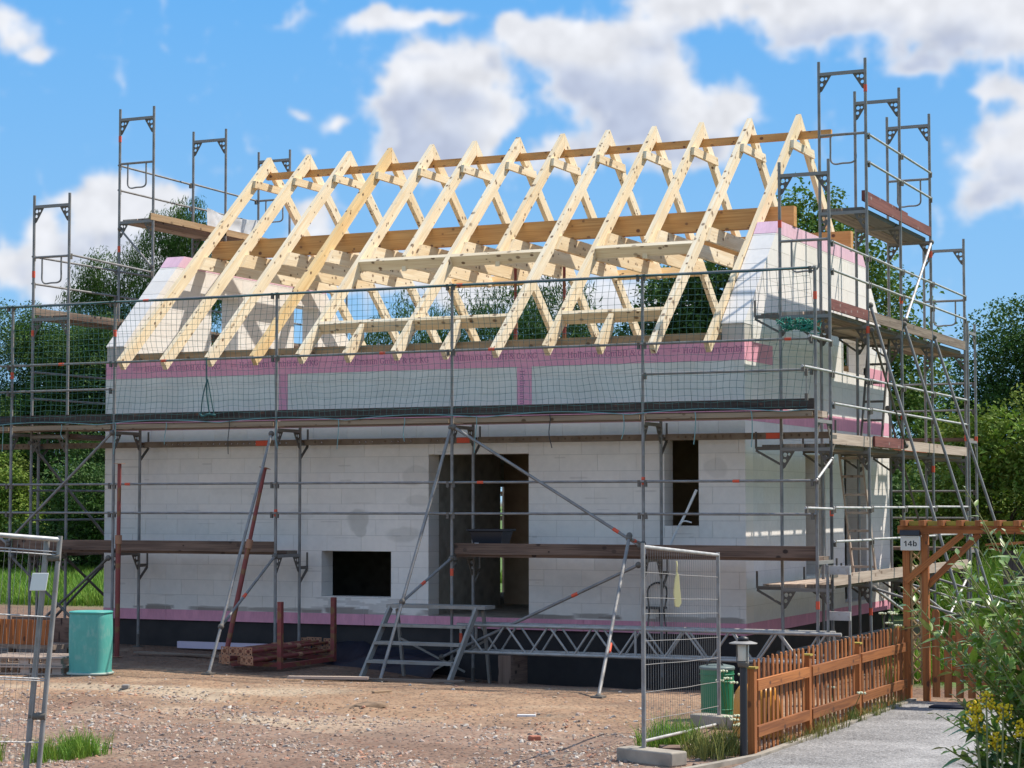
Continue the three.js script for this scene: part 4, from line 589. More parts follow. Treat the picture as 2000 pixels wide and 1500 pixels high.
{ const m = solo('insulation_board', 'pale lilac foam board lying against the black plinth', 'board', box(0.72, 3.15, 0.42, 0.53, -0.86, -0.80), std({ color: new THREE.Color().setRGB(0.60, 0.52, 0.62), roughness: 0.8 })); void m; }
{ // tarpaulin heap in the shade of the plinth
  const g = new THREE.PlaneGeometry(2.6, 0.9, 40, 14); g.rotateX(-Math.PI / 2 + 0.5); const p = g.attributes.position; for (let i = 0; i < p.count; i++) p.setY(i, p.getY(i) + 0.22 * (fbm(p.getX(i) * 2, p.getZ(i) * 3, 3, 860) - 0.4)); g.translate(4.3, 0.33, -0.7); g.computeVertexNormals(); solo('tarpaulin', 'crumpled dark blue tarpaulin along the plinth under the basement window', 'tarpaulin', worldUV(flat(g)), std({ color: new THREE.Color().setRGB(0.012, 0.014, 0.026), roughness: 0.5, side: THREE.DoubleSide }));
}
{ // mortar tub on the lower planks, stool, boards on the ground
  const sh = (w, d, y) => [[-w, -d], [w, -d], [w, d], [-w, d]].map(([x, z]) => [x, y, z]), t = thing('mortar_tub', 'black plastic mortar tub on the planks in the doorway', 'tub', [6.58, 2.04, -0.45]);
  const pos = [], idx = [], rg = [[0.2, 0.13, 0], [0.27, 0.19, 0.24], [0.31, 0.22, 0.25], [0.31, 0.22, 0.27], [0.26, 0.18, 0.265], [0.2, 0.13, 0.03]]; rg.forEach(([w, d, y]) => sh(w, d, y).forEach(([x, a, z]) => pos.push(6.58 + x, 2.045 + a * 1.3, -0.45 + z))); for (let r = 0; r < 5; r++) for (let i = 0; i < 4; i++) { const a = r * 4 + i, b = r * 4 + (i + 1) % 4; idx.push(a, a + 4, b, b, a + 4, b + 4); } idx.push(20, 21, 22, 20, 22, 23, 0, 1, 2, 0, 2, 3); let g = new THREE.BufferGeometry(); g.setAttribute('position', new THREE.Float32BufferAttribute(pos, 3)); g.setIndex(idx); g = g.toNonIndexed(); g.computeVertexNormals(); worldUV(g); part(t, 'basin', g, std({ color: new THREE.Color().setRGB(0.018, 0.02, 0.03), roughness: 0.45, side: THREE.DoubleSide })); part(t, 'mortar_patch', box(6.40, 6.47, 2.15, 2.19, -0.245, -0.238), M.white);
  const s = thing('stool', 'small dark metal stool against the wall behind the site fence', 'stool', [9.05, 0.6, -0.85]), y0 = 1.03; for (const [dx, dz] of [[-0.14, -0.1], [0.14, -0.1], [-0.14, 0.12], [0.14, 0.12]]) part(s, 'leg', tube([9.05 + dx * 1.25, y0 - 0.42, -0.85 + dz * 1.2], [9.05 + dx * 0.8, y0 + 0.22, -0.85 + dz * 0.8], 0.012, 6), M.black); part(s, 'seat', box(8.9, 9.2, y0 + 0.2, y0 + 0.23, -0.97, -0.73), M.black); part(s, 'backrest', path([[8.92, y0 + 0.23, -0.95], [8.91, y0 + 0.5, -0.98], [9.05, y0 + 0.58, -0.99], [9.19, y0 + 0.5, -0.98], [9.18, y0 + 0.23, -0.95]], 0.014, 6, 24), M.black);
  const B = (lab, a, b, w, h, mat) => solo('loose_board', lab, 'board', grainUV(bar(a, b, w, h), [b[0] - a[0], 0, b[2] - a[2]]), mat);
  const Y = (x, z) => gy(x, z) + 0.035; B('short pale board lying on the sand beside the prop rack', [4.72, Y(4.8, 2.3) + 0.02, 2.35], [5.8, Y(5.8, 1.95) + 0.02, 1.95], 0.14, 0.035, M.paleBoard); B('long weathered board on the ground under the step unit', [4.8, Y(5, 1.9), 2.0], [7.1, Y(7, 1.5) + 0.02, 1.55], 0.12, 0.03, M.greyBoard); B('brown board lying beside the concrete fence foot', [12.5, Y(12.5, 8.05), 8.05], [13.05, Y(13, 7.75), 7.75], 0.26, 0.03, M.brownBoard); B('thin board lying on the earth behind the upright prop', [0.6, Y(0.6, 0.2) + 0.02, 0.2], [2.4, Y(2.4, 0.1) + 0.02, 0.1], 0.1, 0.025, M.greyBoard);
}
{ // green bin, orange tub behind the picket fence
  const y = gy(12.0, 4.88), t = thing('refuse_bin', 'dark green round bin with a grey lid behind the site fence', 'bin', [12.0, y, 4.88]); const pr = [[0.0, 0], [0.175, 0], [0.185, 0.03], [0.19, 0.2], [0.195, 0.52], [0.197, 0.58]].map((p) => new THREE.Vector2(...p)), g = new THREE.LatheGeometry(pr, 28); g.translate(12.0, y, 4.88); part(t, 'body', clean(flat(g)), std({ color: new THREE.Color().setRGB(0.012, 0.19, 0.085), roughness: 0.45 })); const lg = new THREE.LatheGeometry([[0.0, 0.635], [0.1, 0.63], [0.2, 0.61], [0.208, 0.595], [0.205, 0.575]].map((p) => new THREE.Vector2(...p)), 28); lg.translate(12.0, y, 4.88); part(t, 'lid', clean(flat(lg)), std({ color: new THREE.Color().setRGB(0.12, 0.16, 0.15), roughness: 0.5, side: THREE.DoubleSide })); for (const [h, q] of [[0.12, 0.189], [0.44, 0.195], [0.52, 0.197]]) part(t, 'rib', path(Array.from({ length: 16 }, (_, i) => [12.0 + Math.cos(i / 16 * 6.2832) * q, y + h, 4.88 + Math.sin(i / 16 * 6.2832) * q]), 0.007, 5, 48, true), M.binRib); part(t, 'handle', path([[11.9, y + 0.62, 4.95], [11.95, y + 0.68, 4.97], [12.05, y + 0.68, 4.97], [12.1, y + 0.62, 4.95]], 0.01, 5, 12), M.black);
  const ox = 12.98, oz = 6.42, oy = gy(ox, oz) - 0.01, o = thing('upturned_tub', 'orange plastic tub turned upside down behind the first panel of the picket fence', 'tub', [ox, oy, oz]), om = std({ color: new THREE.Color().setRGB(0.64, 0.27, 0.03), roughness: 0.4 }), og = new THREE.LatheGeometry([[0.275, 0], [0.282, 0.015], [0.275, 0.035], [0.262, 0.04], [0.255, 0.2], [0.245, 0.38], [0.225, 0.48], [0.185, 0.535], [0.12, 0.555], [0, 0.56]].map((p) => new THREE.Vector2(...p)), 36); og.translate(ox, oy, oz); part(o, 'basin', clean(flat(og)), om); part(o, 'rim', path(Array.from({ length: 20 }, (_, i) => [ox + Math.cos(i / 20 * 6.2832) * 0.278, oy + 0.02, oz + Math.sin(i / 20 * 6.2832) * 0.278]), 0.014, 6, 60, true), om);
}
// ------------------------------------------------------------------ site fence panels
function sitePanel(t, P0, U, Up, w, h, nv, wires, bend = 0.02, wr = 0.0035, wm = M.wire) {      // P0 lower corner, U along, Up upwards
  const p = (u, v, f = 0) => P0.clone().addScaledVector(U, u).addScaledVector(Up, v).addScaledVector(V().crossVectors(U, Up).normalize(), f);
  part(t, 'panel_post', tube(p(0, -0.1), p(0, h + 0.03), 0.021, 10), M.wire); part(t, 'panel_post', tube(p(w, -0.1), p(w, h + 0.03), 0.021, 10), M.wire); part(t, 'panel_bar', tube(p(0, h), p(w, h), 0.019, 10), M.galvNew); part(t, 'panel_bar', tube(p(0, 0.03), p(w, 0.03), 0.016, 10), M.galvNew);
  const hw = []; for (const v of wires) { hw.push(path([p(0, v * h), p(w * 0.25, v * h, bend * 0.3), p(w * 0.5, v * h - 0.004, bend), p(w * 0.75, v * h, bend * 0.3), p(w, v * h)], wr, 5, 12)); } part(t, 'wire_mesh', merge(hw), wm, { kind: 'stuff' }); const vw = []; for (let i = 1; i < nv; i++) vw.push(tube(p(w * i / nv, 0.03), p(w * i / nv, h), 0.0017, 4)); part(t, 'wire_mesh', merge(vw), M.wire, { kind: 'stuff' }); return p;
}
{
  const t = thing('site_fence_panel', 'free-standing wire site fence panel with a hanging yellow strip before the girders', 'fence panel', [12.2, 0.2, 6.2]), a = V(12.68, 0.47, 9.0), b = V(12.34, 0.31, 5.8), U = b.clone().sub(a), w = U.length(); U.normalize(); const p = sitePanel(t, a, U, V(0.0, 1, 0.004), w, 1.9, 34, [0.12, 0.26, 0.40, 0.52, 0.66, 0.74, 0.87]);
  // a yellowish plastic strip knotted to the mesh
  const q = p(1.25, 1.62, 0.02), pts = [[0, 0.06], [0.018, 0.02], [0.03, -0.12], [0.045, -0.26], [0.02, -0.30], [-0.02, -0.29], [-0.035, -0.16], [-0.02, -0.02]].map(([x, y]) => new THREE.Vector2(x, y)), g = new THREE.ExtrudeGeometry(new THREE.Shape(pts), { depth: 0.012, bevelEnabled: true, bevelSize: 0.004, bevelThickness: 0.004, bevelSegments: 2 }); g.rotateY(0.9); g.translate(q.x, q.y, q.z); const s = thing('plastic_strip', 'pale yellow plastic strip hanging in the wire of the right fence panel', 'strip', q.toArray()); part(s, 'strip', clean(flat(g)), std({ color: new THREE.Color().setRGB(0.72, 0.62, 0.30), roughness: 0.5 })); part(s, 'knot', path([[q.x, q.y + 0.05, q.z], [q.x + 0.01, q.y + 0.12, q.z + 0.01], [q.x, q.y + 0.17, q.z]], 0.008, 5, 8), std({ color: new THREE.Color().setRGB(0.72, 0.62, 0.30), roughness: 0.5 }));
  const fb = new RoundedBoxGeometry(0.70, 0.14, 0.24, 3, 0.02); fb.rotateY(-0.35); fb.translate(12.78, gy(12.8, 9.0) + 0.06, 9.06); const pp = fb.attributes.position; for (let i = 0; i < pp.count; i++) pp.setY(i, pp.getY(i) + 0.012 * (fbm(pp.getX(i) * 9, pp.getZ(i) * 9, 2, 870) - 0.5)); worldUV(fb); solo('concrete_fence_foot', 'weathered concrete block holding the front post of the right fence panel', 'fence foot', fb, M.concrete); const fb2 = fb.clone(); fb2.translate(-0.42, 0, -3.25); solo('concrete_fence_foot', 'concrete block under the far post of the right fence panel', 'fence foot', fb2, M.concrete);
}
{
  const top = V(9.99, 2.51, 14.59), Un = V(-0.5, 0, 0.866), tilt = 0.085, Up = V(0, Math.cos(tilt), 0).addScaledVector(V(0.5, 0, -0.866), Math.sin(tilt)).normalize(), U = Un.clone().multiplyScalar(Math.cos(tilt)).add(V(0, Math.sin(tilt), 0)).normalize(), h = 2.0;
  const t = thing('site_fence_panel', 'leaning wire site fence panel at the left edge with a white sign', 'fence panel', [9.5, 0.5, 15]); const P0 = top.clone().addScaledVector(Up, -h); sitePanel(t, P0, U, Up, 3.2, h, 66, [0.075, 0.22, 0.455, 0.463, 0.70, 0.94, 0.952], 0.05, 0.006, M.galvNew);
  const off = V(0.13, 0, 0.09); part(t, 'panel_post', tube(P0.clone().add(V(-0.09, -0.1, 0.05)), top.clone().add(V(-0.085, 0.0, 0.05)), 0.024, 10), M.wire); for (const v of [0.32, 0.93]) part(t, 'clamp', tube(P0.clone().addScaledVector(Up, v * h).add(V(-0.1, 0, 0.05)), P0.clone().addScaledVector(Up, v * h).add(V(0.02, 0, 0)), 0.028, 8), M.galvDark); void off;
  const c = V(9.955, 2.19, 14.74), sg = new RoundedBoxGeometry(0.125, 0.135, 0.012, 2, 0.004); sg.applyMatrix4(new THREE.Matrix4().makeShear(0, 0, 0.16, 0, 0, 0)); sg.rotateY(0.45); sg.translate(c.x - 0.02, c.y, c.z + 0.03); solo('blank_sign', 'small blank white sign fixed to the left fence panel', 'sign', clean(flat(sg)), M.white);
  const fb = new RoundedBoxGeometry(0.74, 0.15, 0.28, 3, 0.02); fb.rotateY(0.6); fb.translate(P0.x - 0.05, 0.36, P0.z); worldUV(fb); solo('concrete_fence_foot', 'concrete block under the leaning left fence panel', 'fence foot', fb, M.concrete);
}
// ------------------------------------------------------------------ lamp, picket fence, gate
{
  const x = 13.47, z = 8.34, y = 0.30, t = thing('bollard_lamp', 'black garden bollard lamp with a milky glass and flat hat by the picket fence', 'lamp', [x, y, z]), L = (pr, s = 24) => { const g = new THREE.LatheGeometry(pr.map((p) => new THREE.Vector2(...p)), s); g.translate(x, y, z); return clean(flat(g)); };
  part(t, 'post', L([[0, 0], [0.055, 0], [0.055, 0.02], [0.037, 0.03], [0.036, 0.88], [0.0, 0.885]]), std({ color: new THREE.Color().setRGB(0.022, 0.022, 0.026), roughness: 0.4 })); part(t, 'socket', L([[0.0, 0.885], [0.052, 0.888], [0.058, 0.93], [0.05, 0.945], [0, 0.946]]), M.galvDark); part(t, 'glass', L([[0.0, 0.947], [0.052, 0.95], [0.058, 1.11], [0.0, 1.112]]), std({ color: new THREE.Color().setRGB(0.62, 0.60, 0.52), roughness: 0.35 }));
  for (let k = 0; k < 3; k++) { const a = k * 2.094 + 0.6; part(t, 'rod', tube([x + Math.cos(a) * 0.064, y + 0.935, z + Math.sin(a) * 0.064], [x + Math.cos(a) * 0.064, y + 1.12, z + Math.sin(a) * 0.064], 0.006, 6), M.galvDark); } part(t, 'hat', L([[0.0, 1.113], [0.135, 1.113], [0.14, 1.122], [0.08, 1.14], [0, 1.145]], 32), M.galv); part(t, 'cap', L([[0.0, 1.143], [0.055, 1.144], [0.05, 1.175], [0.015, 1.19], [0, 1.19]]), M.black);
}
{
  const t = thing('picket_fence', 'orange brown picket fence of three panels along the driveway', 'fence', [13.5, 0.28, 5.1]), r = rng(880), zs = [8.16, 6.28, 4.28, 2.05], base = 0.30, shades = [[1, 1, 1], [0.82, 0.86, 0.95], [1.12, 1.2, 1.3], [0.7, 0.74, 0.8]].flatMap((c) => M.fence.map((m) => { const q = m.clone(); q.color = new THREE.Color().setRGB(...c); return q; })), W = () => shades[Math.floor(r() * shades.length)];
  zs.forEach((z, i) => { const x = i === 3 ? 13.44 : 13.5; const m = part(t, 'post', grainUV(box(x - 0.035, x + 0.035, base - 0.1, base + (i === 3 ? 0.92 : 0.86), z - 0.04, z + 0.04), [0, 1, 0], 2.4, 0.3, r(), r()), M.fence[0]); part(m, 'post_cap', box(x - 0.05, x + 0.05, base + (i === 3 ? 0.921 : 0.861), base + (i === 3 ? 0.94 : 0.88), z - 0.05, z + 0.05), M.moss); });
  for (let p = 0; p < 3; p++) { const a = zs[p] - 0.06, b = zs[p + 1] + 0.06, n = p === 2 ? 13 : 12;
    for (let i = 0; i < n; i++) { const z = lerp(a - 0.05, b + 0.05, i / (n - 1)), h = 0.95 + (r() - 0.5) * 0.02, x = 13.485 + (r() - 0.5) * 0.006, w = 0.031; const sh = [[z - w, base + 0.02], [z + w, base + 0.02], [z + w, base + h - 0.035], [z + w * 0.55, base + h - 0.008], [z, base + h], [z - w * 0.55, base + h - 0.008], [z - w, base + h - 0.035]]; part(t, 'picket', grainUV(prism(sh, 'x', x - 0.007, x + 0.007), [0, 1, 0], 2.4, 0.3, r(), r()), W()); }
    for (const [y0, y1] of [[0.64, 0.745], [0.185, 0.29]]) part(t, 'rail', grainUV(box(13.502, 13.545, base + y0, base + y1, b, a), [0, 0, 1], 2.4, 0.3, r(), r()), W()); }
}
{
  const t = thing('garden_gate', 'brown timber gate with pickets, trellis posts and a braced pergola beam', 'gate', [14.2, 0.28, 1.9]), r = rng(890), z = 1.9, y0 = 0.28, P = (n, g, d, m = M.fence[0]) => part(t, n, grainUV(g, d, 2.4, 0.3, r(), r()), m);
  P('post', box(13.46, 13.545, y0 - 0.2, 2.40, z - 0.045, z + 0.045), [0, 1, 0]); P('post', box(13.70, 13.78, y0 - 0.2, 2.40, z - 0.045, z + 0.045), [0, 1, 0], M.gate); P('post', box(15.1, 15.19, y0 - 0.2, 2.40, z - 0.045, z + 0.045), [0, 1, 0], M.gate);
  const beam = P('beam', box(13.40, 15.4, 2.402, 2.50, z - 0.03, z + 0.05), [1, 0, 0], M.fence[1]); for (let i = 0; i < 8; i++) { const x = 13.5 + i * 0.235; part(beam, 'rafter_end', grainUV(box(x - 0.035, x + 0.035, 2.503, 2.57, z - 0.25, z + 0.18), [0, 0, 1]), M.gate); if (i < 7) part(beam, 'filler_block', box(x + 0.045, x + 0.19, 2.503, 2.56, z - 0.02, z + 0.035), M.moss); }
  P('brace', bar([13.5, 1.80, z + 0.06], [14.22, 2.40, z + 0.03], 0.05, 0.075), [1, 0.8, 0]); P('brace', bar([13.76, 1.75, z - 0.04], [14.42, 2.40, z - 0.01], 0.05, 0.075), [1, 0.8, 0], M.fence[1]);
  for (const k of [0, 1]) { const pts = []; for (let i = 0; i <= 40; i++) pts.push([13.622 + (k ? -1 : 1) * 0.055 * Math.sin(i * 0.95), 0.55 + i * 0.043, z + (k ? 0.012 : -0.012)]); part(t, 'trellis_lath', path(pts, 0.012, 5, 120), M.trellis); } for (const x of [13.56, 13.685]) P('trellis_lath', box(x - 0.012, x + 0.012, 0.5, 2.3, z - 0.01, z + 0.01), [0, 1, 0], M.trellis);
  for (let i = 0; i < 9; i++) { const x = 13.86 + i * 0.148, h = 1.17 - 0.16 * Math.sin(Math.PI * i / 8), w = 0.047, sh = [[x - w, 0.36], [x + w, 0.36], [x + w, y0 + h - 0.03], [x + w * 0.5, y0 + h], [x - w * 0.5, y0 + h], [x - w, y0 + h - 0.03]]; P('picket', prism(sh, 'z', z - 0.012, z + 0.012), [0, 1, 0], M.gate); } for (const y of [0.55, 1.05]) P('rail', box(13.8, 15.08, y, y + 0.08, z - 0.045, z - 0.013), [1, 0, 0], M.gate); P('rail', bar([13.82, 0.62, z - 0.06], [15.05, 1.06, z - 0.06], 0.03, 0.08), [1, 0.3, 0], M.gate);
  { const b = thing('birdhouse', 'dark wooden birdhouse with a brown roof hanging at the right end of the pergola', 'birdhouse', [14.86, 2.0, 2.0]); part(b, 'box', grainUV(box(14.76, 14.98, 1.78, 2.2, 1.95, 2.15), [0, 1, 0]), M.darkBoard); part(b, 'roof', grainUV(bar([14.56, 2.27, 2.05], [15.0, 2.30, 2.05], 0.34, 0.03), [1, 0, 0]), M.gate); part(b, 'roof', grainUV(bar([14.60, 2.24, 2.05], [14.75, 2.2, 2.05], 0.3, 0.025), [1, 0, 0]), M.gate); part(b, 'hanger', tube([14.87, 2.3, 2.05], [14.87, 2.42, 1.95], 0.006, 6), M.black); }
  // house number box
  const c = document.createElement('canvas'); c.width = 256; c.height = 208; const g = c.getContext('2d'); g.fillStyle = '#cfcac0'; g.fillRect(0, 0, 256, 208); g.fillStyle = '#191a20'; g.font = 'bold 118px sans-serif'; g.textAlign = 'center'; g.textBaseline = 'middle'; g.fillText('14b', 132, 108); const nt = new THREE.CanvasTexture(c); nt.colorSpace = THREE.SRGBColorSpace;
  const s = thing('house_number_sign', 'house number sign reading 14b on the pergola post', 'sign', [13.58, 2.3, 2.0]); part(s, 'housing', clean(flat(new RoundedBoxGeometry(0.245, 0.19, 0.06, 2, 0.008).translate(13.575, 2.285, 1.985))), M.white); const face = new THREE.PlaneGeometry(0.225, 0.165); face.translate(13.575, 2.28, 2.019); part(s, 'number_face', flat(face), std({ map: nt, roughness: 0.4 })); const hd = box(-0.125, 0.125, -0.032, 0.032, -0.05, 0.045); hd.rotateX(-0.35); hd.translate(13.575, 2.40, 2.0); part(s, 'solar_top', hd, M.black);
  solo('door_mat', 'dark mat on the driveway before the gate', 'mat', worldUV(flat(new RoundedBoxGeometry(0.62, 0.025, 0.5, 2, 0.008).translate(14.3, 0.331, 2.62))), std({ color: new THREE.Color().setRGB(0.02, 0.022, 0.035), roughness: 0.95 }));
}
{ // pallets, crate and tubs behind the left fence
  const r = rng(900), pal = (x, y, z, a) => { const t = new THREE.Group(); t.position.set(x, y, z); t.rotation.y = a; ROOT.set(t, [0, 0, 0]); for (const q of [-0.33, 0, 0.33]) { for (const k of [-0.5, 0, 0.5]) part(t, 'block', box(k - 0.07, k + 0.07, 0.022, 0.1, q - 0.05, q + 0.05), M.paleBoard); part(t, 'runner', grainUV(box(-0.6, 0.6, 0, 0.022, q - 0.05, q + 0.05), [1, 0, 0]), M.paleBoard); } for (let i = 0; i < 5; i++) part(t, 'deck_board', grainUV(box(-0.6, 0.6, 0.102, 0.124, -0.39 + i * 0.17, -0.28 + i * 0.17), [1, 0, 0], 2.4, 0.3, r(), r()), M.paleBoard); scene.add(t); t.name = numbered('pallet'); return t; };
  const p1 = pal(0.75, gy(0.75, 2.9) + 0.01, 2.9, 0.2); p1.userData = { label: 'lower wooden pallet of the stack beside the turquoise tank', category: 'pallet', group: 'wooden pallets left of the tank' }; const p2 = pal(0.7, gy(0.75, 2.9) + 0.14, 2.88, 0.24); p2.userData = { label: 'upper wooden pallet of the stack beside the turquoise tank', category: 'pallet', group: 'wooden pallets left of the tank' };
  const c = thing('wooden_crate', 'orange brown slatted wooden crate behind the left fence panel', 'crate', [-0.35, 0.3, 1.6]); for (let i = 0; i < 10; i++) { const x = -0.95 + i * 0.125; part(c, 'slat', grainUV(box(x, x + 0.105, 0.62, 1.0, 1.9, 1.925), [0, 1, 0], 2.4, 0.3, r(), r()), M.fence[1]); } part(c, 'frame', box(-0.96, 0.3, 0.55, 0.62, 1.3, 1.92), M.greyBoard); part(c, 'back', box(-0.96, 0.3, 0.62, 1.0, 1.3, 1.33), M.brownBoard); for (const [x, z] of [[-0.9, 1.38], [0.22, 1.38], [-0.9, 1.86], [0.22, 1.86]]) part(c, 'leg', box(x - 0.04, x + 0.04, gy(x, z), 0.548, z - 0.04, z + 0.04), M.greyBoard);
  for (const [x, z, q, lab] of [[-0.02, 3.55, 1, 'large grey tub at the left edge, nearest the tank'], [0.42, 4.2, 0.85, 'smaller grey tub in front, low behind the leaning fence panel']]) { const y = gy(x, z), g = new THREE.LatheGeometry([[0, 0.02], [0.19, 0], [0.2, 0.02], [0.23, 0.34], [0.25, 0.35], [0.25, 0.38], [0.235, 0.385], [0.225, 0.36], [0.19, 0.06], [0, 0.05]].map(([a, b]) => new THREE.Vector2(a * q, b * q * 1.2)), 24); g.translate(x, y, z); const t = thing('plastic_tub', lab, 'tub', [x, y, z]); part(t, 'basin', clean(flat(g)), std({ color: new THREE.Color().setRGB(0.15, 0.16, 0.17), roughness: 0.6 })); part(t, 'handle', path([[x - 0.24 * q, y + 0.42 * q, z], [x - 0.15 * q, y + 0.52 * q, z + 0.1], [x + 0.15 * q, y + 0.52 * q, z + 0.1], [x + 0.24 * q, y + 0.42 * q, z]], 0.008, 5, 16), M.galv); }
}
{ const t = thing('leaning_tube', 'pale thin tube leaning across the tall front window', 'tube', [9.3, 2.1, -0.95]); part(t, 'tube', path([[9.69, 2.98, -0.92], [9.5, 2.6, -0.93], [9.36, 2.36, -0.94], [9.22, 2.06, -0.95]], 0.02, 6, 16), M.white); part(t, 'loose_strap', path([[9.40, 2.44, -0.93], [9.5, 2.52, -0.90], [9.62, 2.50, -0.90]], 0.012, 5, 12), M.white); }
{ // white sheet hung on the left scaffold
  const g = new THREE.PlaneGeometry(1.9, 0.62, 40, 16); g.rotateY(Math.PI / 2); const p = g.attributes.position; for (let i = 0; i < p.count; i++) { const z = p.getZ(i), y = p.getY(i); p.setX(i, 0.05 * (fbm(z * 2.5, y * 3, 3, 910) - 0.5) * 2); p.setY(i, y - 0.07 * Math.sin((z + 0.95) / 1.9 * Math.PI) * (y > 0 ? 1 : 0.4)); } g.translate(-1.93, 8.15, -6.55); g.computeVertexNormals(); solo('plastic_sheet', 'white plastic sheet hung between the rails of the left scaffold', 'sheet', flat(g), std({ color: new THREE.Color().setRGB(0.62, 0.62, 0.63), roughness: 0.45, side: THREE.DoubleSide }));
}

// ------------------------------------------------------------------ trees, shrubs, grass, rubble
function leafMat(c, tr = 0.25) { return new THREE.MeshPhysicalMaterial({ color: new THREE.Color().setRGB(...c), roughness: 0.8, specularIntensity: 0.35, transmission: tr, thickness: 0, side: THREE.DoubleSide }); }
function leafGeo(L, W, fold = 0.25, droop = 0.2, n = 3) {    // one leaf along +x, folded on its rib, stem end at the origin
  const pos = [], idx = []; for (let i = 0; i <= n; i++) { const u = i / n, w = W * Math.sin(Math.PI * Math.pow(u, 0.75)) * 0.5 + (i === n ? 0 : 0.0), y = -droop * L * u * u; pos.push(u * L, y, 0, u * L, y + w * fold, w, u * L, y + w * fold, -w); if (i) { const a = (i - 1) * 3, b = i * 3; idx.push(a, a + 1, b, a + 1, b + 1, b, a, b, a + 2, a + 2, b, b + 2); } }
  const g = new THREE.BufferGeometry(); g.setAttribute('position', new THREE.Float32BufferAttribute(pos, 3)); g.setAttribute('uv', new THREE.Float32BufferAttribute(new Float32Array(pos.length / 3 * 2), 2)); g.setIndex(idx); g.computeVertexNormals(); return g;
}
function clump(seed, count, R, L, W, hang = 0) {             // a spray of leaves about its own twig
  const r = rng(seed), leaf = leafGeo(1, 1, 0.2, 0.15, 2), list = []; for (let i = 0; i < count; i++) { const g = leaf.clone(), s = 0.7 + r() * 0.6; g.scale(L * s, L * s, W * s); g.rotateX((r() - 0.5) * 2.6); g.rotateZ((r() - 0.5) * 1.8 - hang); g.rotateY(r() * 6.283); let x, y, z; do { x = r() * 2 - 1; y = r() * 2 - 1; z = r() * 2 - 1; } while (x * x + y * y + z * z > 1); g.translate(x * R, y * R * (hang ? 1.5 : 0.75), z * R); list.push(g); } const m = mergeGeometries(list, false); m.deleteAttribute('uv'); return m;
}
const CL = { broad: [0, 1].map((i) => clump(1000 + i, 64, 0.42, 0.115, 0.07)), small: [0, 1].map((i) => clump(1010 + i, 80, 0.42, 0.085, 0.05)), willow: [0, 1].map((i) => clump(1020 + i, 56, 0.38, 0.16, 0.03, 0.9)) };
const bark = std({ map: tex(128, 256, (u, v, o) => { const n = fbm(u * 10, v * 5, 4, 920, 10, 5); o[0] = lerp(0.05, 0.13, n); o[1] = lerp(0.04, 0.10, n); o[2] = lerp(0.03, 0.075, n); }), roughness: 0.95 });
const LEAF = { dark: leafMat([0.066, 0.135, 0.03]), mid: leafMat([0.08, 0.155, 0.03]), light: leafMat([0.115, 0.20, 0.035], 0.3), grey: leafMat([0.072, 0.145, 0.032]), yellow: leafMat([0.16, 0.24, 0.035], 0.3) };
function taper(pts, r0, r1, seg = 7) { const c = new THREE.CatmullRomCurve3(pts), n = 10, g = new THREE.TubeGeometry(c, n, 1, seg, false), p = g.attributes.position, v = V(), q = V(); for (let i = 0; i <= n; i++) { c.getPointAt(i / n, q); const k = lerp(r0, r1, i / n); for (let j = 0; j <= seg; j++) { const id = i * (seg + 1) + j; v.fromBufferAttribute(p, id).sub(q).multiplyScalar(k).add(q); p.setXYZ(id, v.x, v.y, v.z); } } return clean(flat(g)); }
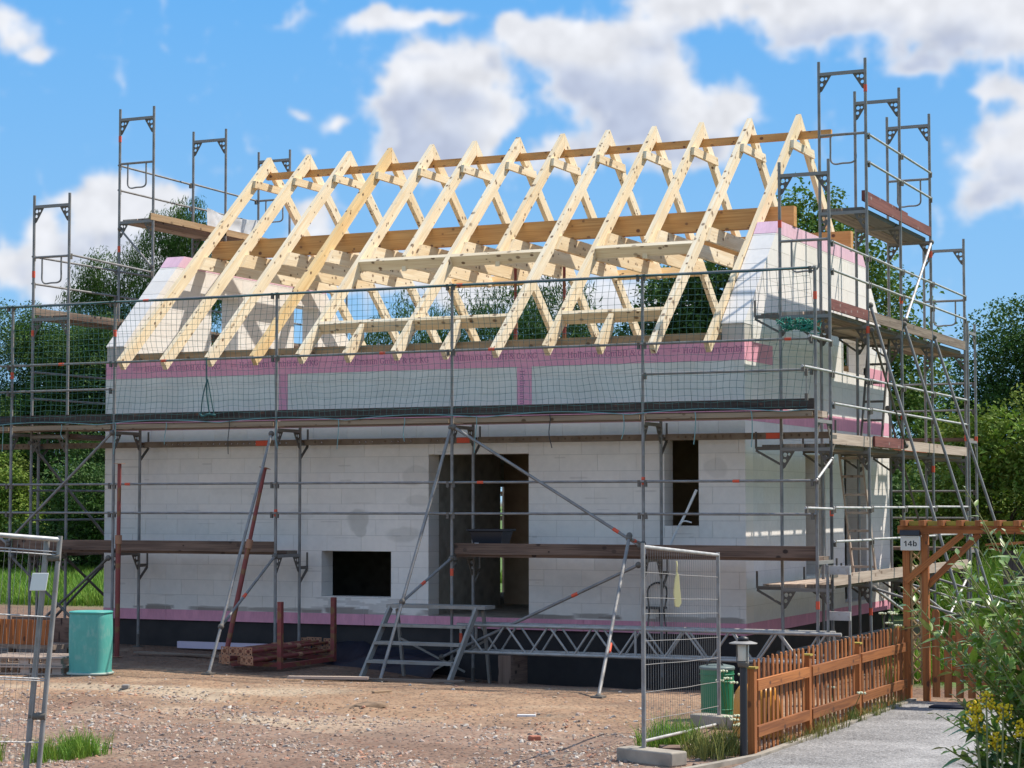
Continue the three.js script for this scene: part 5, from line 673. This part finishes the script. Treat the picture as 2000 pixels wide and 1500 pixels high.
function tree(name, label, x, z, blobs, kind, mat, seed, { dens = 1, trunk = 0.16, group } = {}) {   // blobs: [dx, y, dz, rx, ry, rz] with y above the ground
  const y0 = gy(x, z) - 0.1, t = thing(name, label, name.includes('bush') || name.includes('shrub') ? 'shrub' : 'tree', [x, y0, z], group), r = rng(seed), top = Math.max(...blobs.map((b) => b[1])), P = (b) => V(x + b[0], y0 + b[1], z + b[2]);
  const stem = V(x, y0, z), fork = V(x + (r() - 0.5) * 0.4, y0 + top * 0.42, z + (r() - 0.5) * 0.4), tr = part(t, 'trunk', taper([stem, stem.clone().lerp(fork, 0.5).add(V(0.08, 0, 0.05)), fork], trunk, trunk * 0.6), bark);
  const limbs = blobs.map((b) => { const e = P(b), m = fork.clone().lerp(e, 0.5).add(V((r() - 0.5) * 0.5, 0.35, (r() - 0.5) * 0.5)); return taper([fork, m, e], trunk * 0.42, 0.02, 5); }); part(tr, 'limb', merge(limbs), bark, { kind: 'stuff' });
  const geos = CL[kind], lists = geos.map(() => []); const m4 = new THREE.Matrix4(), q = new THREE.Quaternion(), e = new THREE.Euler(), s = V();
  for (const b of blobs) { const area = (b[3] * b[4] + b[4] * b[5] + b[3] * b[5]) / 3, n = Math.round(area * 46 * dens);
    for (let i = 0; i < n; i++) { let a = r() * 6.283, c = r() * 2 - 1, rad = 0.35 + 0.65 * Math.pow(r(), 0.45); const sn = Math.sqrt(1 - c * c), lump = 0.78 + 0.5 * fbm(Math.cos(a) * sn * 2.2 + seed, c * 2.2 + Math.sin(a) * sn * 2.2, 3, seed); rad *= lump; const gap = fbm((b[0] + Math.cos(a) * sn * b[3]) * 0.9 + seed, (b[1] + c * b[4]) * 0.9 + Math.sin(a) * 1.5, 2, seed + 5); if (gap < 0.33) continue;
      const p = V(x + b[0] + Math.cos(a) * sn * b[3] * rad, y0 + b[1] + c * b[4] * rad, z + b[2] + Math.sin(a) * sn * b[5] * rad); e.set((r() - 0.5) * 0.9, r() * 6.283, (r() - 0.5) * 0.9); if (kind === 'willow') e.set((r() - 0.5) * 0.3, r() * 6.283, (r() - 0.5) * 0.3); q.setFromEuler(e); const k = 0.75 + r() * 0.6; s.set(k, k, k); m4.compose(p, q, s); lists[Math.floor(r() * geos.length)].push([m4.clone(), 0.7 + r() * 0.55, r()]); } }
  lists.forEach((l, gi) => { const im = new THREE.InstancedMesh(geos[gi], mat, l.length), c = new THREE.Color(); l.forEach(([m, k, h], i) => { m.premultiply(new THREE.Matrix4().makeTranslation(-x, -y0, -z)); im.setMatrixAt(i, m); im.setColorAt(i, c.setRGB(k * (0.85 + h * 0.35), k, k * (0.8 + h * 0.3))); }); im.name = 'crown'; im.userData.kind = 'stuff'; shadow(im); t.add(im); });
  return t;
}
function blobs(seed, n, w, h, y, d = w, s = 0.45) { const r = rng(seed), l = []; for (let i = 0; i < n; i++) { const a = r() * 6.283, k = Math.sqrt(r()), yy = y + (r() - 0.5) * h, f = 1 - 0.45 * Math.max(0, (yy - y) / (h / 2)); l.push([Math.cos(a) * k * w * f, yy, Math.sin(a) * k * d * f, w * s * (0.7 + r() * 0.6), Math.min(w, h) * s * (0.55 + r() * 0.5), d * s * (0.7 + r() * 0.6)]); } return l; }
// left, behind the lawn
tree('bushy_tree', 'bushy green tree at the far left edge behind the scaffold, lower crown to the ground', -30.0, -36, blobs(1, 18, 3.6, 9.0, 4.7), 'small', LEAF.mid, 2001, { dens: 1.5 });
tree('bushy_tree', 'tall bluish green tree second from the left edge, between the first two scaffold frames', -26.4, -35, blobs(2, 18, 3.0, 8.6, 4.6), 'small', LEAF.grey, 2002, { dens: 1.5 });
tree('bushy_tree', 'dark tree close against the left end of the house wall', -23.6, -35, blobs(3, 18, 2.8, 8.0, 4.3), 'broad', LEAF.dark, 2003, { dens: 1.5 });
tree('bushy_tree', 'low yellow green bush at the far left below the planks', -27.8, -31, blobs(4, 10, 2.6, 3.4, 2.0), 'broad', LEAF.yellow, 2004, { dens: 1.3 });
tree('bushy_tree', 'dark leafy bush beside the left corner of the house under the planks', -21.6, -29.5, blobs(5, 12, 2.4, 4.2, 2.2), 'broad', LEAF.dark, 2005, { dens: 1.4 });
tree('birch_tree', 'loose hanging tree behind the left gable with sky showing through its crown', -27.2, -40.5, [[-2.9, 10.7, 0, 1.2, 0.8, 1.2], [-2.0, 11.6, 0.3, 1.3, 0.9, 1.3], [-0.9, 10.6, 0, 1.5, 1.0, 1.3], [0.2, 12.2, 0, 1.4, 1.0, 1.3], [1.2, 13.2, 0.2, 1.3, 0.9, 1.2], [2.3, 12.6, 0, 1.4, 1.1, 1.2], [1.7, 14.0, 0, 0.6, 0.5, 0.6], [0.9, 11.0, 0, 1.7, 1.2, 1.4], [-1.8, 9.3, 0, 1.7, 1.1, 1.4], [2.8, 11.0, 0, 1.6, 1.2, 1.3], [0.0, 9.0, 0, 2.0, 1.4, 1.5], [-1.0, 7.2, 0, 2.2, 1.5, 1.5], [1.6, 8.0, 0, 2.2, 1.5, 1.5], [0.2, 5.2, 0, 2.6, 1.8, 1.6]], 'willow', LEAF.mid, 2006, { dens: 1.5, trunk: 0.2 });
tree('bushy_tree', 'broad green tree farther back at the left edge, between the trunks of the front row', -31.5, -44, blobs(21, 14, 3.4, 8.4, 4.4), 'broad', LEAF.dark, 2021);
tree('bushy_tree', 'broad green tree farther back behind the left scaffold frames', -26.8, -43, blobs(22, 14, 3.2, 7.6, 4.0), 'broad', LEAF.dark, 2022);
// behind the roof opening
tree('willow_tree', 'narrow leaved willow behind the middle of the roof, its sprays against the clouds', -8.6, -29, [[-2.4, 7.0, 0, 1.5, 1.1, 1.2], [-0.8, 7.7, 0, 1.3, 1.2, 1.2], [0.9, 7.5, 0, 1.5, 1.1, 1.2], [2.4, 7.9, 0, 1.2, 1.3, 1.2], [-1.6, 5.6, 0, 2.0, 1.4, 1.4], [1.0, 5.9, 0, 2.2, 1.5, 1.4], [3.2, 6.4, 0, 1.5, 1.4, 1.3], [0, 4.2, 0, 3.4, 1.8, 1.8]], 'willow', LEAF.mid, 2007, { dens: 1.0 });
tree('bushy_tree', 'green tree seen through the rafters right of the roof middle', -2.4, -24, [[-0.2, 7.4, 0, 1.0, 1.4, 1.0], [-0.8, 6.2, 0, 1.5, 1.3, 1.2], [0.7, 6.0, 0, 1.4, 1.4, 1.2], [-1.6, 5.0, 0, 1.5, 1.3, 1.4], [0.2, 4.6, 0, 2.0, 1.5, 1.4], [1.8, 5.0, 0, 1.4, 1.3, 1.2]], 'willow', LEAF.dark, 2008, { dens: 1.5 });
tree('bushy_tree', 'dense green tree behind the right part of the open roof', 2.4, -22.5, [[-0.9, 7.6, 0, 1.1, 1.1, 1.1], [0.4, 8.1, 0, 1.3, 1.1, 1.1], [1.8, 7.8, 0, 1.4, 1.2, 1.1], [-1.4, 6.4, 0, 1.5, 1.2, 1.2], [0.3, 6.7, 0, 1.7, 1.3, 1.2], [2.2, 6.4, 0, 1.7, 1.4, 1.2], [-1.2, 5.0, 0, 1.8, 1.4, 1.3], [1.0, 5.0, 0, 2.1, 1.6, 1.3], [2.8, 5.0, 0, 1.6, 1.5, 1.2]], 'broad', LEAF.dark, 2009, { dens: 1.7 });
tree('broad_leaved_tree', 'tall bright green tree rising behind the right gable', 6.9, -21, [[-1.5, 9.6, 0, 1.0, 0.75, 0.9], [-0.9, 8.8, 0.2, 0.9, 0.8, 0.9], [-0.1, 8.4, 0, 0.75, 0.6, 0.8], [0.5, 7.7, 0, 0.7, 0.6, 0.8], [-1.7, 7.9, 0, 1.0, 0.9, 1], [-0.4, 7.2, 0, 1.0, 0.8, 1], [0.7, 6.6, 0, 0.75, 0.7, 0.8], [-1.3, 6.4, 0, 1.2, 1.0, 1], [0.2, 5.7, 0, 1.1, 0.9, 1], [1.1, 5.3, 0, 0.75, 0.7, 0.8], [0.6, 4.3, 0, 1.3, 1.1, 1.1], [-1.2, 4.6, 0, 1.5, 1.3, 1.2], [1.5, 3.2, 0, 1.3, 1.1, 1.1], [-0.6, 2.8, 0, 1.6, 1.2, 1.2]], 'broad', LEAF.light, 2010, { trunk: 0.18 });
// right
tree('bushy_tree', 'large dark tree beyond the scaffold at the right edge', 9.4, -27, [...blobs(11, 16, 2.6, 5.6, 3.6, 2.2), [0.1, 7.2, 0, 1.2, 0.9, 1.3], [1.4, 7.6, 0, 1.2, 0.9, 1.2], [-0.9, 6.2, 0, 1.1, 1.0, 1.2], [0.6, 6.2, 0, 1.4, 1.0, 1.2], [-1.8, 4.8, 0, 1.1, 1.0, 1.1]], 'small', LEAF.grey, 2011, { dens: 1.05, trunk: 0.22 });
tree('bushy_tree', 'dark bushy tree directly behind the right scaffold', 6.2, -27, blobs(12, 14, 2.6, 4.2, 2.6, 2.2), 'broad', LEAF.dark, 2012, { dens: 1.0 });
tree('bright_bush', 'bright sunlit bush below the large tree at the right edge', 11.0, -15.5, [[0.3, 3.9, 0, 1.2, 0.9, 1], [-0.6, 3.2, 0, 1.0, 0.9, 1], [1.3, 3.4, 0, 1.2, 1.0, 1], [0.2, 2.4, 0, 1.5, 1.0, 1.1], [1.8, 2.3, 0, 1.3, 1.0, 1.1], [-0.7, 2.0, 0, 1.1, 0.9, 1]], 'broad', LEAF.yellow, 2013, { dens: 1.1 });
tree('leafy_bush', 'leafy bush behind the lower right scaffold planks', 9.0, -18.5, [[0, 2.2, 0, 1.8, 1.2, 1.1], [1.6, 2.4, 0, 1.4, 1.1, 1.1], [-1.5, 2.0, 0, 1.6, 1.1, 1.1], [0.8, 1.0, 0, 2.2, 0.9, 1.1], [-1.5, 0.9, 0, 1.6, 0.8, 1]], 'broad', LEAF.dark, 2014, { dens: 1.2 });
tree('leafy_bush', 'small leaved shrub right of the garden gate', 16.1, 0.9, [[0, 1.8, 0, 0.8, 0.7, 0.7], [0.5, 1.1, 0.2, 0.9, 0.8, 0.7], [-0.2, 0.8, 0.3, 0.8, 0.6, 0.6]], 'small', LEAF.dark, 2015, { dens: 1.3, trunk: 0.05 });
// grass: lawns, the tall bank behind the house, tufts in the gravel
function tuft(seed, n, h, w, spread) { const r = rng(seed), pos = [], idx = []; for (let i = 0; i < n; i++) { const a = r() * 6.283, hh = h * (0.5 + r() * 0.7), x = (r() - 0.5) * spread, z = (r() - 0.5) * spread, l = hh * (0.2 + r() * 0.6), dx = Math.cos(a), dz = Math.sin(a), k = pos.length / 3; const ww = w * (0.7 + r() * 0.6); pos.push(x - dz * ww, 0, z + dx * ww, x + dz * ww, 0, z - dx * ww, x + dx * l * 0.35 - dz * ww * 0.8, hh * 0.6, z + dz * l * 0.35 + dx * ww * 0.8, x + dx * l * 0.35 + dz * ww * 0.8, hh * 0.6, z + dz * l * 0.35 - dx * ww * 0.8, x + dx * l, hh, z + dz * l); idx.push(k, k + 1, k + 2, k + 2, k + 1, k + 3, k + 2, k + 3, k + 4); } const g = new THREE.BufferGeometry(); g.setAttribute('position', new THREE.Float32BufferAttribute(pos, 3)); g.setIndex(idx); g.computeVertexNormals(); return g; }
function grassField(name, label, geo, mat, n, seed, place, smin, smax) { const r = rng(seed), im = new THREE.InstancedMesh(geo, mat, n), q = new THREE.Quaternion(), m = new THREE.Matrix4(), c = new THREE.Color(); for (let i = 0; i < n; i++) { const [x, z] = place(r, i), s = smin + (smax - smin) * r(); q.setFromAxisAngle(V(0, 1, 0), r() * 6.283); m.compose(V(x, gy(x, z) - 0.02, z), q, V(s, s * (0.8 + r() * 0.5), s)); im.setMatrixAt(i, m); const k = 0.75 + r() * 0.5; im.setColorAt(i, c.setRGB(k * (0.85 + r() * 0.4), k, k * 0.8)); } return stuff(name, label, 'grass', im); }
const grassM = leafMat([0.15, 0.27, 0.035], 0.25), grassBright = leafMat([0.17, 0.31, 0.05], 0.3), grassDry = leafMat([0.19, 0.21, 0.07], 0.2);
grassField('lawn_grass', 'rough sunlit grass behind the left scaffold', tuft(31, 12, 0.24, 0.012, 0.4), grassBright, 16000, 3001, (r) => [-34 + r() * 26, -13.5 - r() * 22], 0.7, 1.4);
grassField('tall_grass', 'tall bright grass on the bank right of the house', tuft(33, 10, 1.15, 0.012, 0.4), grassBright, 6500, 3002, (r) => [10.9 + r() * 8, -10.8 - r() * 13], 0.7, 1.35);
grassField('tall_grass', 'grass along the far side of the picket fence beside the scaffold feet', tuft(34, 8, 0.45, 0.008, 0.25), grassM, 420, 3003, (r) => [12.6 + r() * 0.8, -0.5 - r() * 9], 0.6, 1.3);
const G1 = tuft(35, 30, 0.30, 0.005, 0.24), G2 = tuft(36, 22, 0.26, 0.006, 0.25);
const clumpG = (label, cx, cz, rx, rz, n, seed, geo = G1, mat = grassBright, a = 0.6, b = 1.25) => grassField('grass_tuft', label, geo, mat, n, seed, (r) => { const q = r() * 6.283, k = Math.sqrt(r()); return [cx + Math.cos(q) * k * rx, cz + Math.sin(q) * k * rz]; }, a, b);
clumpG('green grass tuft at the foot of the right fence panel', 12.3, 7.4, 0.22, 0.5, 34, 3010, G1, grassBright, 0.35, 0.95); clumpG('weedy grass between the concrete fence foot and the bollard lamp', 13.1, 8.15, 0.26, 0.5, 42, 3011, G2, grassDry, 0.45, 1.0); clumpG('grass tuft beside the leaning left fence panel', 7.3, 10.9, 0.26, 0.5, 60, 3012, G1, grassBright, 0.3, 0.85); clumpG('sparse weeds growing through the foot of the picket fence', 13.56, 5.0, 0.07, 2.9, 46, 3013, G2, grassDry, 0.35, 0.8); clumpG('thin grass under the leaning fence panel at the left edge', 6.8, 12.2, 0.5, 0.8, 40, 3014, G2, grassM, 0.5, 1.0);
{ // weeds with pale umbels
  const W = (label, x, z, h, n, seed) => { const r = rng(seed), t = thing('flowering_weed', label, 'weed', [x, gy(x, z), z]), st = [], fl = []; for (let i = 0; i < n; i++) { const dx = (r() - 0.5) * 0.4, dz = (r() - 0.5) * 0.4, hh = h * (0.7 + r() * 0.5), y = gy(x, z), p = [x + dx, y + hh, z + dz]; st.push(path([[x + dx * 0.3, y, z + dz * 0.3], [x + dx * 0.6, y + hh * 0.5, z + dz * 0.5], p], 0.004, 4, 8)); for (let k = 0; k < 9; k++) { const a = k * 2.4, q = 0.012 * Math.sqrt(k); fl.push(clean(flat(new THREE.SphereGeometry(0.013, 5, 4).translate(p[0] + Math.cos(a) * q * 1.6, p[1] + 0.006 - q * 0.2, p[2] + Math.sin(a) * q * 1.6)))); } } part(t, 'stem', merge(st), LEAF.mid, { kind: 'stuff' }); part(t, 'blossom', merge(fl), std({ color: new THREE.Color().setRGB(0.55, 0.58, 0.40), roughness: 0.8 }), { kind: 'stuff' }); };
  W('weed with pale flower heads beside the green bin', 12.3, 5.3, 0.55, 6, 41); W('pale flowering weed behind the picket fence near the girder end', 13.15, 1.4, 0.95, 6, 42); W('white flower head poking through the second fence panel', 13.62, 5.4, 0.42, 2, 43); W('small white weed beside the bollard lamp', 12.95, 7.4, 0.3, 5, 44);
}
{ // rubble and stones on the sand
  const r = rng(950), shapes = [0, 1, 2].map((k) => { const g = new THREE.IcosahedronGeometry(1, 1), p = g.attributes.position; for (let i = 0; i < p.count; i++) { const v = V().fromBufferAttribute(p, i), f = 0.7 + 0.6 * noise2(v.x * 1.7 + 9 + k * 5, v.y * 1.7 + v.z * 2.3, 951 + k); p.setXYZ(i, v.x * f, v.y * f * 0.6, v.z * f * 0.8); } g.computeVertexNormals(); return g; }), cols = [[0.40, 0.33, 0.27], [0.36, 0.275, 0.22], [0.36, 0.28, 0.23], [0.44, 0.23, 0.15], [0.20, 0.16, 0.14], [0.42, 0.32, 0.23], [0.34, 0.24, 0.18], [0.38, 0.26, 0.20], [0.5, 0.45, 0.39]], m = new THREE.Matrix4(), q = new THREE.Quaternion(), c = new THREE.Color();
  shapes.forEach((g, k) => { const n = 5200, im = new THREE.InstancedMesh(g, std({ roughness: 0.95 }), n); for (let i = 0; i < n; i++) { let x, z; do { x = 0.3 + r() * 13; z = 1.2 + 10.5 * Math.pow(r(), 0.62); } while (x > 13.3 || r() > 0.08 + 1.1 * sstep(4.8, 8.4, z + (fbm(x * 0.5, z * 0.5, 2, 33) - 0.5) * 6) * sstep(0.30, 0.62, fbm(x * 1.3 + 4, z * 1.6, 3, 39))); const s = 0.006 + 0.024 * Math.pow(r(), 3.6); q.setFromEuler(new THREE.Euler(r() * 0.6, r() * 6.28, r() * 0.6)); m.compose(V(x, gy(x, z) + s * 0.12, z), q, V(s * (0.8 + r() * 0.9), s, s)); im.setMatrixAt(i, m); const a = cols[Math.floor(r() * cols.length)], b = 0.8 + r() * 0.35; im.setColorAt(i, c.setRGB(a[0] * b, a[1] * b, a[2] * b)); } stuff('rubble', ['pale and reddish rubble stones strewn over the foreground', 'broken brick and gravel bits over the foreground', 'small dark stones over the sand'][k], 'rubble', im); });
  for (const [lab, x, z, a, l, w, c, m] of [['white plastic scrap lying on the rubble in front of the site fence', 9.9, 5.6, 0.4, 0.22, 0.05, [0.75, 0.74, 0.72]], ['short brown wood offcut on the sand before the step unit', 6.9, 3.6, 1.2, 0.3, 0.06, [0.3, 0.2, 0.12]], ['broken red brick piece in the rubble at the bottom', 10.9, 7.6, 0.8, 0.12, 0.1, [0.36, 0.13, 0.08]], ['grey stone lump on the sand left of the middle', 3.4, 4.4, 2.0, 0.12, 0.1, [0.25, 0.23, 0.21]]]) { const g = new RoundedBoxGeometry(l, w * 0.6, w, 2, w * 0.15); const p = g.attributes.position; for (let i = 0; i < p.count; i++) p.setY(i, p.getY(i) + 0.2 * w * (fbm(p.getX(i) * 14 + 3, p.getZ(i) * 14, 2, 971) - 0.5)); g.rotateY(a); g.translate(x, gy(x, z) + w * 0.2, z); g.computeVertexNormals(); solo('site_scrap', lab, 'scrap', worldUV(flat(g)), std({ color: new THREE.Color().setRGB(...c), roughness: 0.9 })); }
  // a hollow with turned-up earth
  const g = new THREE.SphereGeometry(1, 28, 12, 0, 6.283, 0, 1.5), p = g.attributes.position; for (let i = 0; i < p.count; i++) { const x = p.getX(i), y = p.getY(i), z = p.getZ(i), f = 0.75 + 0.5 * fbm(x * 3 + 5, z * 3 + 5, 3, 960); p.setXYZ(i, x * 0.27 * f, (y * 0.11 + 0.05 * (fbm(x * 4, z * 4 + 9, 3, 963) - 0.5)) * (0.6 + 0.4 * x) * f - 0.01, z * 0.3 * f); } g.translate(7.6, gy(7.6, 5.3), 5.3); g.computeVertexNormals(); solo('earth_clod', 'small mound of dark earth on the open sand', 'earth clod', worldUV(flat(g)), std({ map: tex(128, 128, (u, v, o) => { const n = fbm(u * 9, v * 9, 4, 961, 9, 9); o[0] = lerp(0.09, 0.30, n); o[1] = lerp(0.06, 0.20, n); o[2] = lerp(0.04, 0.125, n); }), roughness: 1 }));
}
{ // the shrub at the lower right, near the camera: arching stems with single leaves
  const C = V(19.9, 2.8, 27.684), right_ = V(Math.cos(0.4321), 0, -Math.sin(0.4321)), base = V(18.35, 0.3, 17.2), t = thing('willow_shrub', 'leafy light green shrub with arching stems at the lower right corner', 'shrub', base.toArray()), r = rng(970);
  const tips = [[17.28, 2.36, 17.2], [17.36, 2.18, 17.3], [17.33, 2.28, 17.15], [17.44, 2.0, 17.3], [17.60, 2.86, 17.1], [17.66, 2.70, 17.1], [17.55, 2.52, 17.1], [17.42, 2.42, 17.0]];
  for (let k = 0; k < 200; k++) { const x = 17.52 + 0.8 * r(), hi = lerp(2.45, 2.8, clamp((x - 17.5) / 0.35)), lo = lerp(1.7, 0.9, clamp((x - 17.5) / 0.3)); tips.push([x, lerp(lo, hi, r()), 17.2 + (r() - 0.5) * 0.9]); }
  const leaves = [], gs = [leafGeo(0.1, 0.034, 0.22, 0.18, 4), leafGeo(0.085, 0.036, 0.28, 0.3, 4), leafGeo(0.12, 0.038, 0.15, 0.1, 4)], stemM = std({ color: new THREE.Color().setRGB(0.20, 0.19, 0.07), roughness: 0.7 });
  for (const tp of tips) { const T = V(...tp).add(V((r() - 0.5) * 0.08, (r() - 0.5) * 0.1, (r() - 0.5) * 0.2)), B = base.clone().add(V((r() - 0.5) * 0.5 + (tp[0] - 17.9) * 0.25, 0, (r() - 0.5) * 0.4)), mid = B.clone().lerp(T, 0.55).add(V(0.12, 0.28, (r() - 0.5) * 0.1)), cv = new THREE.CatmullRomCurve3([B, B.clone().lerp(mid, 0.5).add(V(0.04, 0.05, 0)), mid, T]); part(t, 'stem', taper(cv.getPoints(6), 0.009, 0.0025, 5), stemM);
    for (let k = 0; k < 32; k++) { const u = 0.42 + 0.58 * k / 31, p = cv.getPoint(u), d = cv.getTangent(u), a = k * 2.4 + r(), s = V().crossVectors(d, V(0, 1, 0)).normalize(), o = s.clone().multiplyScalar(Math.cos(a)).addScaledVector(V().crossVectors(s, d), Math.sin(a)).addScaledVector(d, 0.75).normalize(); const up = V((r() - 0.5) * 0.9, 1, (r() - 0.5) * 0.9), zz = V().crossVectors(o, up).normalize(), yy = V().crossVectors(zz, o); const m = new THREE.Matrix4().makeBasis(o, yy, zz), sc = (0.65 + r() * 0.55) * (u > 0.95 ? 0.6 : 1); m.scale(V(sc, sc, sc)); m.setPosition(p); leaves.push([m, Math.floor(r() * 3), r(), p.distanceTo(C) - (p.x < 17.8 && p.y > 1.4 ? 1 : 0)]); } }
  leaves.sort((a, b) => a[3] - b[3]); const mats = [leafMat([0.24, 0.38, 0.06], 0.5), leafMat([0.33, 0.43, 0.13], 0.45), leafMat([0.12, 0.22, 0.04], 0.35)], rest = [[], [], []]; mats.forEach((m) => { m.roughness = 0.42; m.specularIntensity = 0.8; });
  leaves.forEach(([m, g, q], i) => { const k = q < 0.45 ? 0 : q < 0.7 ? 1 : 2; if (i < 285) { const l = shadow(new THREE.Mesh(gs[g], mats[k])); l.name = 'leaf'; m.premultiply(new THREE.Matrix4().makeTranslation(-base.x, -base.y, -base.z)); l.applyMatrix4(m); t.add(l); } else { const c = gs[g].clone(); c.applyMatrix4(m); rest[k].push(c); } });
  rest.forEach((l, k) => part(t, 'foliage', mergeGeometries(l, false), mats[k], { kind: 'stuff' })); void right_;
  // yellow flowers in front of it
  const f = thing('yellow_flowers', 'yellow flowering plant with dark leaves at the lower right corner', 'flowers', [17.95, 0.3, 17.8]), fy = std({ color: new THREE.Color().setRGB(0.78, 0.52, 0.015), roughness: 0.7 }), dk = leafMat([0.05, 0.10, 0.03], 0.2);
  for (const [x, y, z] of [[17.72, 1.80, 17.6], [17.78, 1.85, 17.6], [17.74, 1.74, 17.65], [17.86, 1.80, 17.6], [17.84, 1.66, 17.65], [17.95, 1.72, 17.6]]) { part(f, 'stem', path([[17.95 + (r() - 0.5) * 0.3, 0.3, 17.8], [(x + 17.95) / 2, (y + 0.3) / 2 + 0.1, 17.9], [x, y, z]], 0.005, 5, 10), stemM); const q = []; for (let k = 0; k < 60; k++) { const a = r() * 6.28, w = Math.pow(r(), 0.8) * 0.042, s = new THREE.SphereGeometry(0.0045 + r() * 0.004, 5, 4); s.translate(x + Math.cos(a) * w * 1.2, y + (r() - 0.5) * 0.075 - w * 0.6, z + Math.sin(a) * w); q.push(clean(flat(s))); } part(f, 'blossom', merge(q), fy, { kind: 'stuff' }); const lv = []; for (let k = 0; k < 30; k++) { const c = gs[k % 3].clone(); c.scale(0.9, 0.9, 0.9); c.rotateX((r() - 0.5) * 1.5); c.rotateZ((r() - 0.5) * 1.2); c.rotateY(r() * 6.28); c.translate(x + (r() - 0.5) * 0.12, lerp(0.9, y - 0.03, r()), z + (r() - 0.5) * 0.12); lv.push(c); } part(f, 'foliage', mergeGeometries(lv, false), dk, { kind: 'stuff' }); }
}

renderer.render(scene, camera);
